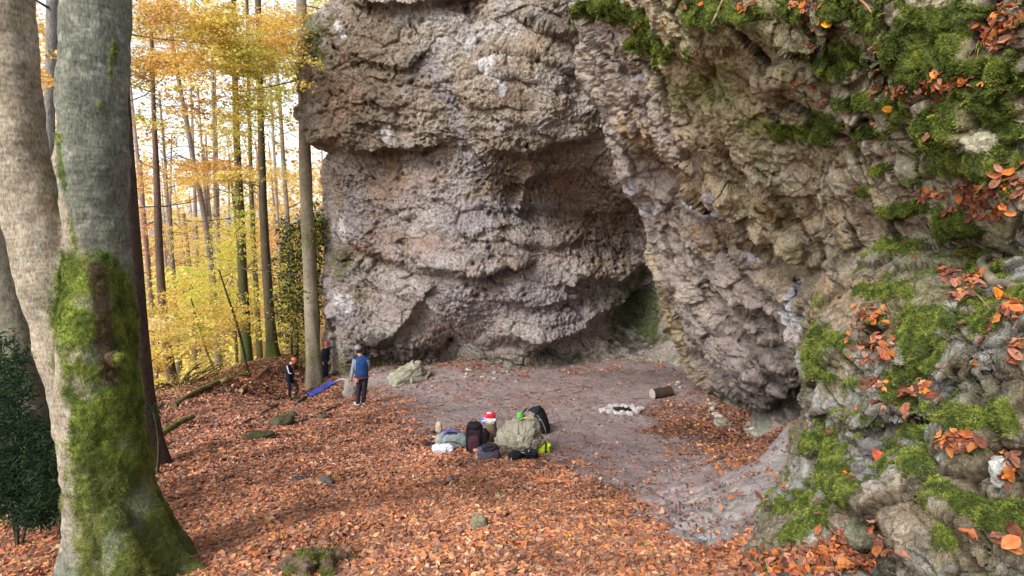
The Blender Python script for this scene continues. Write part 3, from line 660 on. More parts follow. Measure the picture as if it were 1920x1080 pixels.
def build_litter():
    N = 1650000; th = R(-44)+R(88)*RNG.random(N); r = 2.3*(30/2.3)**(RNG.random(N)**.92)
    X = r*np.sin(th); Y = r*np.cos(th); Z = gz(X, Y); dens, px, py, dep = leafdens(X, Y, Z)
    # area weight: annulus area ~ r^2 per log step; keep ~ constant leaves per m2 near, thinning with distance
    per = (r/8.)**2; keep = RNG.random(N) < dens*np.clip(per, .05, .42)*np.where(r > 12, 1, 1)*np.clip(1.15-r/60, .4, 1)
    pn = np.stack([X, Y, 0*X], -1); keep &= RNG.random(N) < .45+.9*sstep(-.35, .15, fbm(pn*1.3, 4, 77)); keep &= (px > -60) & (px < 1700) & (py < 1140)
    X, Y, Z, r, px, py, dens = [a[keep] for a in (X, Y, Z, r, px, py, dens)]
    n = len(X); size = RNG.normal(.048, .015, n).clip(.02, .10)*np.clip(.85+r/24, 1, 2.)*np.where(RNG.random(n) < .10, 1.4, 1.)
    lift = .012+.03*RNG.random(n)*dens
    hue = fbm(np.stack([X, Y, 0*X], -1)*.9, 4, 70)[:, None]
    c = drycol(n)*np.array([1.08, 1.10, 1.14])*(1+.5*hue)
    warm = sstep(760, 1000, py)[:, None]; c = c*(1-.5*(1-warm)*np.array([.15, .05, -.25]))
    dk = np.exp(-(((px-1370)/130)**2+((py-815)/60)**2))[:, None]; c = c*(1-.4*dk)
    yl = RNG.random(n) < .012; c[yl] = np.array(srgb(196, 142, 60))
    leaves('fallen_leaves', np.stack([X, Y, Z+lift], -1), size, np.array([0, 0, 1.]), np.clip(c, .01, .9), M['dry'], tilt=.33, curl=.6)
    tag(bpy.data.objects['fallen_leaves'], 'rust brown beech leaves lying thick over the slope', None, None, 'stuff')
    print('litter', n)
    # grit and leaf crumbs trodden into the bare earth
    N = 260000; th = R(-20)+R(52)*RNG.random(N); r = 4.5*(20/4.5)**(RNG.random(N)**.9); X = r*np.sin(th); Y = r*np.cos(th); Z = gz(X, Y); dens, px, py, dep = leafdens(X, Y, Z)
    pn = fbm(np.stack([X, Y, 0*X], -1)*1.7, 4, 81); k = (RNG.random(N) < np.clip((r/12)**2, .05, 1)*(.07+.3*sstep(.05, .5, pn)))&(dens < .8)&(px < 1520)&(px > 560)&(py > 690); X, Y, Z = X[k], Y[k], Z[k]; n = len(X)
    A = np.array([srgb(*c) for c in [(120,92,82),(100,76,70),(150,128,120),(176,162,156),(90,70,66),(160,104,76),(134,112,106)]]); c = A[RNG.integers(0, 7, n)]*RNG.normal(1, .15, (n, 1)).clip(.5, 1.4)
    leaves('grit', np.stack([X, Y, Z+.006], -1), RNG.uniform(.012, .042, n), np.array([0, 0, 1.]), np.clip(c, .01, .9), M['dry'], tilt=.5, curl=1.2, aspect=1.2); tag(bpy.data.objects['grit'], 'grit, pebbles and leaf crumbs trodden into the bare earth', None, None, 'stuff')
build_litter()
def build_twigs():
    mb = MB()
    for k in range(260):
        th = R(RNG.uniform(-36, 16)); r = 3.4*(22/3.4)**RNG.random(); x, y = r*math.sin(th), r*math.cos(th); a = RNG.random()*6.28; L = RNG.uniform(.08, .32)*(.7+r/16); P = []
        for t in np.linspace(-.5, .5, 6): P.append([x+L*t*math.cos(a)+RNG.normal(0, .008), y+L*t*math.sin(a)+RNG.normal(0, .008), 0])
        P = np.array(P); P[:, 2] = gz(P[:, 0], P[:, 1])+.045; mb.tube(P, np.linspace(.005, .002, 6)*(.8+r/9), 5, np.array(srgb(*[(96,76,62),(140,118,98),(74,58,50)][k % 3])))
    o = mb.build('fallen_twigs', M['wood']); tag(o, 'thin fallen twigs strewn through the leaf litter', None, None, 'stuff')
build_twigs()
def scatter(name, w, n):
    """random points on a rock sheet with weight array w (per vertex), weighted by real area"""
    s = SURF[name]; G = s['G']; du = np.linalg.norm(np.gradient(G, axis=1), axis=2); dv = np.linalg.norm(np.gradient(G, axis=0), axis=2)
    ok = (s['px'] > -20) & (s['px'] < 1945) & (s['py'] > -30) & (s['py'] < 1110)
    a = (du*dv*w*ok/(G[..., 1]**1.2)).ravel(); i = RNG.choice(a.size, n, p=a/a.sum())
    G2 = G.reshape(-1, 3); N2 = s['N'].reshape(-1, 3)
    nc = G.shape[1]; j = np.clip(i+1, 0, len(G2)-1); k = np.clip(i+nc, 0, len(G2)-1)
    P = G2[i]+(G2[j]-G2[i])*RNG.random((n, 1))*.9+(G2[k]-G2[i])*RNG.random((n, 1))*.9
    return P, N2[i]
def fibres(P, N, L, W, col, lean=.8, down=0.3):
    n = len(P); d = N+lean*RNG.normal(size=(n, 3))*.7; d[:, 2] -= down*RNG.random(n); d /= np.linalg.norm(d, axis=1)[:, None]
    s = np.cross(d, RNG.normal(size=(n, 3))); s /= np.linalg.norm(s, axis=1)[:, None]
    L = L[:, None]; W = W[:, None]
    v = np.stack([P-s*W-N*.002, P+s*W-N*.002, P+d*L*.6+s*W*.8, P+d*L, P+d*L*.6-s*W*.8], 1)
    b = np.arange(n)[:, None]*5
    return v.reshape(-1, 3), np.hstack([b, b+1, b+2, b+4]), np.hstack([b+4, b+2, b+3]), np.repeat(col, 5, 0)
def build_moss():
    for s, n, sc in (('B', 260000, 1.), ('C', 380000, 1.)):
        P, N = scatter(s, SURF[s]['moss']**1.4*(.25+sstep(-.2, .3, fbm(SURF[s]['G']*(30 if s == 'C' else 15), 2, 93))), n); d = P[:, 1]
        cl = fbm(P*(14 if s == 'C' else 8), 3, 91); c2 = fbm(P*40, 2, 92)
        t = sstep(-.4, .6, cl+.4*c2)[:, None]
        c = (1-t)*np.array(srgb(70, 88, 38))+t*np.array(srgb(138, 150, 66)); c = c*RNG.normal(1, .22, (len(P), 1)).clip(.4, 1.6)
        br = (RNG.random(len(P)) < .08); c[br] = np.array(srgb(120, 98, 50))
        L = (.004+.0018*d)*RNG.uniform(.5, 1.5, len(P)); v, q, t3, cc = fibres(P, N, L, L*.17, c)
        o = npmesh('moss', v, [q, t3], M['moss'], None, np.clip(cc, .01, .9), smooth=False); tag(o, 'bright green feather moss cushioning the grey rocks', None, None, 'stuff')
build_moss()
BR = np.array([srgb(*c) for c in [(186,108,66),(164,92,64),(206,130,74),(142,84,66),(184,132,106),(118,72,58),(204,118,54),(164,112,90),(146,98,72)]])
PILES = [(1400,18,26,8,9),(1285,10,10,14,3),(1500,14,40,14,16),(1520,70,14,60,14),(1190,50,30,8,5),(1640,176,22,10,10),(1760,165,70,24,44),(1690,180,30,14,10),(1890,50,44,34,34),(1860,80,30,24,16),
 (1740,266,14,8,5),(1745,372,36,16,18),(1850,385,70,46,80),(1820,360,30,16,14),(1880,340,30,16,12),(1800,525,46,20,30),(1830,560,50,10,8),(1630,604,40,20,26),(1640,650,36,26,22),(1660,670,26,14,12),(1620,680,24,8,6),(1645,730,30,16,16),(1730,735,40,16,20),(1655,770,10,8,3),(1700,772,10,8,2),
 (1815,842,44,18,40),(1900,880,16,40,14),(1900,1020,26,20,5),(1585,1035,70,44,130),(1560,1070,70,26,60),(1400,1060,70,30,90),(1480,1060,50,26,40),(1340,1050,50,24,50),(1900,590,30,20,8),(1905,670,20,16,8),(1640,100,8,20,4),(1545,205,10,30,8),(1520,165,10,20,4),(1655,240,12,8,2),(1615,470,10,4,0),(1240,52,10,6,3),(1300,105,10,14,2),(1120,50,20,8,4),(612,465,12,4,10)]
def build_rock_leaves():
    C = []; S = []; Nn = []; cl = []
    for x, y, rx, ry, n in PILES:
        for k in range(int(n*1.3)):
            a = RNG.normal(size=2)*.5; p, nr = on_rock(x+a[0]*rx, y+a[1]*ry); d = p[1]
            if not (.8 < d < 22): continue
            C.append(p+nr*(.006+.018*RNG.random())+np.array([0, 0, .006+.02*RNG.random()])); S.append(RNG.uniform(.032, .068)*(.8 if d < 2 else .9)); nn = nr+np.array([0, -.2, .8]); Nn.append(nn/np.linalg.norm(nn)); cl.append(BR[RNG.integers(0, len(BR))]*RNG.uniform(.6, 1.2))
    # stray leaves caught all over the near rocks
    for s, n in (('C', 130), ('B', 90)):
        w = np.clip(SURF[s]['N'][..., 2], 0, 1)**1.5*(SURF[s]['PX'] > 1130)*(SURF[s]['dep'] < 6.5); P, N = scatter(s, w, n)
        for p, nr in zip(P, N): C.append(p+nr*.01); S.append(RNG.uniform(.03, .06)); Nn.append(nr+np.array([0, -.2, .5])); cl.append(BR[RNG.integers(0, len(BR))]*RNG.uniform(.5, .9))
    o = detailed_leaves('leaf_litter', np.array(C), np.array(S), np.array(Nn), np.array(cl)); tag(o, 'curled orange beech leaves caught in piles on the mossy ledges', None, None, 'stuff')
def detailed_leaves(name, C, S, N, col, parent=None, rng=RNG, asp=.5, wav=1.35):
    """beech leaves with midrib, wavy outline and curl"""
    n = len(C); t = np.linspace(0, 1, 8); w = (np.sin(np.pi*t**.85)**.75)*asp*.5; w[0] = .01; w[-1] = .0
    u = np.array([-1, -.5, 0, .5, 1]); T, U = np.meshgrid(t, u, indexing='ij')
    N = N+.32*rng.normal(size=(n, 3)); N /= np.linalg.norm(N, axis=1)[:, None]; a = rng.normal(size=(n, 3)); e = np.cross(N, a); e /= np.linalg.norm(e, axis=1)[:, None]; f = np.cross(N, e)
    k1 = rng.normal(0, .9, (n, 1, 1))*wav; k2 = rng.uniform(-.1, .9, (n, 1, 1))*wav; ph = rng.random((n, 1, 1))*6
    x = (T[None]-.5)+0*k1; y = U[None]*w[None, :, None]+0*k1; z = .5*k1*(T[None]-.5)**2+.10*rng.normal(0, 1, (n, 8, 1))*np.abs(U[None])*wav*.5+k2*np.abs(y)*.9+.03*np.sin(T[None]*11+ph)*np.abs(U[None])
    P = C[:, None, None]+S[:, None, None, None]*(x[..., None]*e[:, None, None]+y[..., None]*f[:, None, None]+z[..., None]*N[:, None, None])
    g = grid_faces(8, 5); Fq = (np.arange(n)[:, None, None]*40+g[None]).reshape(-1, 4)
    c = np.repeat(col[:, None], 40, 1).reshape(n, 8, 5, 3).copy(); c[:, :, 2] *= .7; c *= rng.uniform(.75, 1.2, (n, 8, 5, 1))
    return npmesh(name, P.reshape(-1, 3), Fq, M['dry'], parent, np.clip(c.reshape(-1, 3), .01, .9))
build_rock_leaves()

# ---- trunks
def trunk_pts(pl, D, base=None, n=40):
    """pl = (px,py,width px) top to bottom -> world points and radii"""
    pl = np.array(pl, float); Dv = np.broadcast_to(D, (len(pl),)) if np.ndim(D) else np.full(len(pl), float(D))
    P = at(pl[:, 0], pl[:, 1], Dv); r = pl[:, 2]/2*Dv/F*np.cos(np.arctan((pl[:, 0]-960)/F))
    return bez(np.hstack([P, r[:, None]]), n)
def trunk_mesh(name, q, col, parent, mat=None, seg=20, bump=.06, flare=.5, roots=4, seed=0, mossy=0., mcol=(70, 84, 34), down=None):
    """q rows x,y,z,r from top to bottom"""
    q = q[::-1]; L = np.concatenate([[0], np.cumsum(np.linalg.norm(np.diff(q[:, :3], axis=0), axis=1))]); r0 = q[0, 3]
    ext = 1.2*r0+.3; q = np.vstack([[*(q[0, :3]-np.array([0, 0, ext])), q[0, 3]], q]); L = np.concatenate([[-ext], L])
    a = np.linspace(0, 2*math.pi, seg, endpoint=False)
    pts, rad = q[:, :3], q[:, 3]
    A, Lg = np.meshgrid(a, L); fl = np.exp(-np.clip(Lg+.1, 0, None)/(2.2*r0)); lob = .5+.5*np.cos(A*roots+seed)
    Rr = rad[:, None]*(1+flare*fl*(.35+.9*lob))
    dirs = np.stack([np.cos(A), np.sin(A), 0*A], -1); P = pts[:, None]+Rr[..., None]*dirs
    nn = fbm(P*np.array([2.2, 2.2, .7])/max(r0*2, .1)*.4+seed, 3, seed); P = P+dirs*(bump*rad[:, None]*nn)[..., None]
    n2 = fbm(P*1.5+seed, 4, 5); c = np.broadcast_to(np.array(srgb(*col)), P.shape)*(1+.25*n2)[..., None]
    if mossy:
        m = sstep(.2, .6, mossy*np.exp(-np.clip(Lg, 0, None)/2.5)+.5*n2)[..., None]; c = c*(1-m)+np.array(srgb(*mcol))*m
    return npmesh(name, P, grid_faces(len(q), seg, True)[:, ::-1], mat or M['barkfar'], parent, np.clip(c, .01, .9))
GREENS = dict(yellow=[(232,204,96),(218,192,80),(238,216,124),(200,176,70)], gold=[(228,192,100),(218,178,88),(232,204,122),(202,164,86)], orange=[(222,164,98),(208,146,88),(230,184,122),(192,134,84)],
 lime=[(200,206,92),(178,190,76),(216,214,108),(154,168,64)], olive=[(168,158,64),(150,140,58),(186,170,78)], pale=[(232,206,140),(224,188,128),(238,216,160)], tan=[(214,164,120),(222,180,136),(200,148,108)], rusty=[(150,98,68),(176,118,76),(130,90,70)], dark=[(40,62,38),(54,76,44),(34,52,36)])
def lcol(key, n):
    A = np.array([srgb(*c) for k in key.split('+') for c in GREENS[k]]); return A[RNG.integers(0, len(A), n)]*RNG.normal(1, .15, (n, 1)).clip(.5, 1.4)
def spray(regs, leaf=.11):
    """foliage sprays: flat layered fans of leaves. regs = (px,py,D,rx px,ry px,colour,n)"""
    C = []; K = []
    for x, y, D, rx, ry, key, n in regs:
        n = int(n*2.15); ns = max(3, int(n/60)); per = max(8, int(n/ns))
        sx = x+rx*RNG.uniform(-1, 1, ns)*RNG.uniform(.3, 1, ns); sy = y+ry*RNG.uniform(-1, 1, ns)*RNG.uniform(.3, 1, ns); sd = D+RNG.normal(0, 1.2, ns)
        S = at(sx, sy, sd); ln = RNG.uniform(.5, 1.5, ns)*D/26
        for k in range(ns):
            ang = RNG.random()*6.28; u = np.array([math.cos(ang), math.sin(ang), RNG.normal(0, .12)-.05]); w = np.array([-math.sin(ang), math.cos(ang), RNG.normal(0, .1)])
            t = RNG.random(per)-.5; s = RNG.normal(0, .28, per)*(1-abs(t)); C.append(S[k]+ln[k]*(t[:, None]*u*1.5+s[:, None]*w)+np.stack([0*t, 0*t, -.25*ln[k]*(t*t+s*s)+.05*RNG.normal(size=per)], -1))
            base = lcol(key, 1)[0]; K.append(.5*base+.5*lcol(key, per))
    C = np.vstack(C); K = np.vstack(K); return C, K
def crown(regs, parent, leaf=.11, name='crown'):
    C, K = spray(regs); n = len(C); D = C[:, 1]
    o = leaves(name, C, leaf*RNG.uniform(.6, 1.3, n), np.array([0, -.35, 1.]), np.clip(K, .01, .95), M['leaf'], parent, tilt=.55, curl=.5, aspect=1.3, flat=True); return o
def limb(parent, pts, r0, col=(88, 76, 62), name='branch', D=None):
    P = bez(at([p[0] for p in pts], [p[1] for p in pts], D if D is not None else [p[2] for p in pts]), 14)
    mb = MB(); mb.tube(P, np.linspace(r0, r0*.25, 14), 6, srgb(*col)); return mb.build(name, M['barkfar'], parent)
def twigs(parent, q, n, col, spread=2.2, r0=.03, up=.3, lo=.25, hi=1.):
    """side branches of a tree, each a part of its own"""
    qs = q[::-1]
    for k in range(n):
        mb = MB(); i = int((lo+(hi-lo)*RNG.random())*(len(qs)-1)); p = qs[i, :3]; a = RNG.random()*6.28; l = spread*RNG.uniform(.5, 1.2)
        u = np.array([math.cos(a), math.sin(a), up+RNG.normal(0, .15)]); pts = [p]; rr = min(r0, qs[i, 3]*.5)
        for s in range(6): u = u+RNG.normal(0, .16, 3); u /= np.linalg.norm(u); pts.append(pts[-1]+u*l/6)
        mb.tube(np.array(pts), np.linspace(rr, rr*.2, 7), 5, srgb(*col))
        for z in range(3):
            j = RNG.integers(2, 6); v = u+RNG.normal(0, .6, 3); v /= np.linalg.norm(v); mb.tube(np.array([pts[j], pts[j]+v*l*.2, pts[j]+v*l*.4+np.array([0, 0, -.03])]), np.array([rr*.4, rr*.25, rr*.1]), 4, srgb(*col))
        mb.build('branch', M['barkfar'], parent)
GRP = 'beech trees of the autumn wood'
def tree(label, pl, D, col, regs=(), seed=0, mossy=0., flare=.5, leaf=.092, ntw=13, tw=2.6, name='beech_tree', seg=14, group=GRP, bump=.10):
    q = trunk_pts(pl, D); b = q[-1, :3]
    g = gz(b[0], b[1])
    if b[2] > g: q = np.vstack([q, [b[0], b[1], float(g)-.1, q[-1, 3]*1.05]])
    e = empty(name, (0, 0, 0)); tag(e, label, 'tree', group); e.location = (float(b[0]), float(b[1]), float(g)); off = np.array(e.location)
    q = q.copy(); q[:, :3] -= off
    trunk_mesh('trunk', q, col, e, seg=seg, seed=seed, mossy=mossy, flare=flare, bump=bump)
    if ntw: twigs(e, q, ntw, (92, 80, 68), tw)
    if len(regs):
        o = crown(regs, e, leaf); o.data.transform(Matrix.Translation(-Vector(off)))
    return e
tree('slim grey beech standing against the left end of the cliff, tallest clear trunk', [(562,-130,17),(565,0,19),(569,150,21),(572,300,23),(578,450,25),(584,600,27),(590,722,29)], 22, (134,124,106),
     [(570,20,22,46,50,'gold+orange+olive',500),(600,-10,23,20,60,'yellow+lime',350)], 1, .3, .55, seg=28, ntw=3, name='beech_tree')
tree('dark mossy beech trunk second to the left of the grey cliff-side beech', [(482,-120,10),(485,60,11),(489,230,13),(494,400,16),(502,540,19),(511,668,24)], 27, (84,74,58),
     [(470,80,27,70,60,'olive+lime+gold',2200),(500,180,26,50,60,'yellow+lime+olive',1600),(520,110,26,40,40,'olive+lime',1100)], 2, .7, .7)
tree('dark beech with green leafy trunk left of the dark mossy one, foot on the slope', [(436,-100,9),(440,100,10),(444,260,13),(450,400,17),(456,540,19),(463,668,22)], 29.5, (80,76,52),
     [(430,90,29,60,60,'gold+orange+olive',2200),(430,240,28,46,70,'yellow+olive',1500),(450,420,28.6,30,90,'lime+yellow',1100)], 3, .9, .7)
tree('beech leaning to the right with curved upper trunk', [(318,40,7),(335,150,8),(352,240,9),(366,320,10),(384,410,11),(398,520,12),(408,640,13)], 38, (120,108,102),
     [(330,90,37,56,60,'orange+gold',1900),(300,60,36,50,60,'orange+gold',1500),(360,330,36,60,26,'gold+orange+yellow',1300)], 4, .2, .4)
tree('brown beech trunk with yellow leaves at its foot, farthest left of the thick mid-distance trunks', [(284,60,7),(288,200,9),(293,320,12),(296,408,15),(299,480,17),(304,560,17),(312,640,17),(326,722,20)], 24.5, (98,80,70),
     [(290,640,24,36,60,'yellow+gold',900),(312,560,24,26,30,'yellow+gold',350),(272,700,23.5,20,50,'yellow+gold',420)], 5, .3, .5, ntw=2, tw=1.3)
tree('thin beech in the middle distance just right of the snag', [(318,380,7),(322,460,8),(327,540,9),(333,640,10)], 41, (104,92,80),
     [(330,440,40,40,50,'yellow+pale',900),(350,540,39,50,50,'lime+yellow',1400)], 6, .2, .3)
tree('pinkish beech trunk right beside the dark leaning trunk', [(262,300,8),(270,410,9),(279,520,10),(287,620,11),(292,710,12)], 34, (138,112,104),
     [(270,330,33,30,40,'orange+gold',900),(268,420,33,20,60,'tan+orange',700)], 7, .1, .3)
tree('slender beech rising between the two dark trunks', [(463,0,6),(467,200,7),(472,380,9),(478,500,10),(484,610,11)], 38, (92,84,62),
     [(470,330,37,40,30,'gold+yellow',900),(474,470,37,26,50,'yellow+gold',700)], 8, .5, .4)
tree('light grey beech leaning left near the cliff, upper trunk bare', [(520,140,6),(527,230,7),(533,330,9),(541,440,9),(548,560,10)], 42, (140,126,110),
     [(525,200,41,30,60,'yellow+lime',900),(545,330,41,30,30,'pale+yellow',600),(535,60,40,40,60,'gold+lime',1300)], 9, .1, .3)
tree('faint thin beech close to the cliff behind the evergreen', [(505,120,4),(512,250,5),(520,400,6),(529,560,6)], 50, (158,146,136), [(515,330,49,30,40,'pale+yellow',500),(520,450,48,30,30,'tan+orange',700)], 10, 0, .2)
tree('thin twin-forked beech in the pale gap of sky', [(298,170,4),(306,260,5),(312,340,6),(316,430,6),(324,560,7)], 46, (128,116,104), [(290,240,45,40,40,'rusty+olive',360),(330,250,45,50,40,'rusty+olive',420)], 11, 0, .2, tw=3.5, ntw=44)
tree('faint mid-distance beech behind the leaning one', [(396,60,5),(400,200,6),(404,360,7),(412,520,8),(418,620,8)], 48, (132,118,104), [(400,60,46,50,60,'gold+yellow+lime',1500),(395,200,46,50,50,'rusty+gold+olive',420),(400,340,46,40,20,'orange+gold',700)], 12, 0, .2, ntw=24, tw=3)
tree('brown beech trunk low behind the yellow saplings', [(344,400,7),(352,470,8),(360,560,9),(366,650,9)], 44, (128,98,84), [(380,430,42,50,40,'yellow+pale',1300),(395,500,40,50,40,'lime+yellow',1700)], 13, 0, .2)
tree('pale beech trunk seen in the gap between the two stems of the big beech', [(100,-120,26),(99,0,25),(96,120,23),(92,240,23),(96,380,25),(110,700,28)], 13, (132,128,122), [(84,160,15,14,60,'orange+gold',500),(80,60,16,20,20,'pale+gold',120)], 14, .2, .3, seg=22, ntw=2, tw=1.)
tree('very thin dark beech leaning behind the sapling', [(430,300,4),(440,400,5),(448,500,5),(440,600,6)], 33, (86,74,56), [(430,470,32,40,50,'lime+yellow',1400),(380,540,31,50,50,'lime+yellow',1500),(450,560,31,30,40,'yellow+lime',1100)], 15, 0, .2)
# saplings in front
tree('bare dark sapling curving up from the slope left of the leaning pole', [(410,505,3),(425,550,4),(440,595,5),(454,645,5),(468,712,6)], 21, (62,50,40), [(400,590,22,40,24,'yellow+gold',420),(440,600,23,50,40,'yellow+gold',700)], 16, 0, .2, ntw=5, tw=1.2, name='sapling', group=None, seg=8)
tree('thin greenish sapling with bright yellow leaves among the undergrowth', [(358,560,3),(372,610,4),(388,660,5),(408,708,6)], 22, (96,88,56), [(370,600,22,50,40,'yellow+lime',500),(330,620,22,46,40,'yellow+pale',600),(400,640,22.5,40,24,'yellow+pale',400)], 17, 0, .2, ntw=5, tw=1.2, name='sapling', group=None, seg=8)
tree('low yellow sapling glowing at the edge of the drop, farthest left', [(268,560,3),(276,620,4),(284,690,5),(290,760,5)], 18.5, (80,66,50), [(285,600,19,22,40,'yellow+pale',400),(280,670,19,22,40,'yellow+gold',450)], 18, 0, .2, ntw=5, tw=1., name='sapling', group=None, seg=8)
# overhead canopy of a beech whose trunk is outside the view
tree('broad orange and yellow canopy of the beech nearest the top edge', [(170,-700,26),(175,-400,28),(182,-120,30),(180,200,32),(190,480,34),(200,760,40)], 19, (112,102,88),
     [(300,30,19,60,36,'orange+gold+olive',1500),(390,50,18,70,50,'gold+yellow+olive',2500),(330,120,19,60,30,'orange+gold+yellow',1300),(460,110,18.6,60,40,'olive+lime+gold',2400),(520,60,19,50,60,'gold+orange+yellow',1700),(270,120,20,26,70,'olive+gold+rusty',900),(350,200,19,70,30,'rusty+gold',380),(560,130,20,30,50,'gold+lime',600),(400,310,20,90,14,'gold+orange',700),(420,330,20,60,10,'yellow+gold',400),(330,230,19,80,40,'olive+gold+lime',260),(480,210,19,60,50,'olive+gold+lime',320),(420,170,19,90,30,'gold+olive',420)], 19, .2, .5, ntw=16, tw=4.5, seg=20)
# far background wood; distance haze is painted into its pale leaf colours
def far_wood():
    C = []; K = []
    def lay(n, x0, x1, y0, y1, D0, D1, key):
        n = int(n*1.8); x = RNG.uniform(x0, x1, n); y = y0+(y1-y0)*RNG.random(n); D = RNG.uniform(D0, D1, n); g = fbm(np.stack([x/45, y/22, D/30], -1), 3, 44)
        k = g > -.12+.5*RNG.random(n)-.25; C.append(at(x, y, D)[k]); K.append(lcol(key, n)[k])
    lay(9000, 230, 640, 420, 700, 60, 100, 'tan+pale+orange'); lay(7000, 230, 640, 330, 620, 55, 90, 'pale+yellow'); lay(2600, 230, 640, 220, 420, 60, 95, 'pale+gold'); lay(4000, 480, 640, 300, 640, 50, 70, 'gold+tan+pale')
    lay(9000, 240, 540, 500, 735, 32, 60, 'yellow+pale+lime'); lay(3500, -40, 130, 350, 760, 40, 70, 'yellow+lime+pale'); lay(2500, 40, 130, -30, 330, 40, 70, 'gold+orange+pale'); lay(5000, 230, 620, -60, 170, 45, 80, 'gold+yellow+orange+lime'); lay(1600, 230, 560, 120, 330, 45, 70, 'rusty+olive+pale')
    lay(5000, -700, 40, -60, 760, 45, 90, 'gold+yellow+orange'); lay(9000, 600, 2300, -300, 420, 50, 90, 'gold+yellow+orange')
    C = np.vstack(C); K = np.vstack(K); n = len(C)
    o = leaves('distant_foliage', C, .42*RNG.uniform(.5, 1.3, n)*C[:, 1]/65, np.array([0, -.5, 1.]), np.clip(K*1.1, .01, .95), M['leaf'], None, tilt=.6, curl=.5, aspect=1.3, flat=True); tag(o, 'gold and tan foliage of the far-off wood, haze painted into its colours', None, None, 'stuff')
    mb = MB()
    for k in range(70):
        x = RNG.uniform(-40, 640); D = RNG.uniform(45, 95); b = at(x, 600, D); z0 = float(gz(b[0], b[1])); h = RNG.uniform(16, 26); w = RNG.uniform(.12, .26); ln = RNG.normal(0, .8)
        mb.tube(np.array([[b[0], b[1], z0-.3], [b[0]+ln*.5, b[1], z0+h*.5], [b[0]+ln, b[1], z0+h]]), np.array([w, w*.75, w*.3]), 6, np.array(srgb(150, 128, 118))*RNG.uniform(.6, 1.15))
    o = mb.build('distant_trunks', M['barkfar']); tag(o, 'faint crowd of far-off tree trunks in the wood with painted haze', None, None, 'stuff')
far_wood()
# ------------------------------------------------------------------ fused bodies
def fuse(mb, voxel, name, mat, parent=None, colf=None, smooth=2, disp=None):
    """union of the collected closed shapes into ONE continuous surface"""
    v = np.vstack(mb.v); fs = ([np.vstack(mb.q)] if mb.q else [])+([np.vstack(mb.t)] if mb.t else [])
    t = npmesh('tmp', v, fs); m = t.modifiers.new('r', 'REMESH'); m.mode = 'VOXEL'; m.voxel_size = voxel
    if smooth: s = t.modifiers.new('s', 'SMOOTH'); s.iterations = smooth; s.factor = .6
    dg = bpy.context.evaluated_depsgraph_get(); ev = t.evaluated_get(dg); me = bpy.data.meshes.new_from_object(ev, depsgraph=dg); me.name = name
    bpy.data.objects.remove(t); me.materials.clear(); me.materials.append(mat)
    n = len(me.vertices); co = np.empty(n*3, np.float32); me.vertices.foreach_get('co', co); co = co.reshape(-1, 3).astype(float)
    nr = np.empty(n*3, np.float32); me.vertices.foreach_get('normal', nr); nr = nr.reshape(-1, 3)
    if disp is not None: co = co+nr*disp(co, nr)[:, None]; me.vertices.foreach_set('co', co.astype(np.float32).ravel())
    a = me.attributes.new('Col', 'FLOAT_COLOR', 'POINT'); c = np.ones((n, 4), np.float32); c[:, :3] = colf(co, nr) if colf else .5
    a.data.foreach_set('color', np.clip(c, 0, 1).ravel()); me.polygons.foreach_set('use_smooth', np.ones(len(me.polygons), bool)); me.update()
    o = bpy.data.objects.new(name, me); link(o, parent); return o, co, nr
def cfix(col, amt=.12, s=6.): return lambda P, N: np.array(srgb(*col))*(1+amt*fbm(P*s, 3, 9))[:, None]
def local(e, o): o.data.transform(Matrix.Translation(-e.location))
def at_e(name, label, cat, p, group=None):
    e = empty(name, [float(x) for x in p]); tag(e, label, cat, group); return e

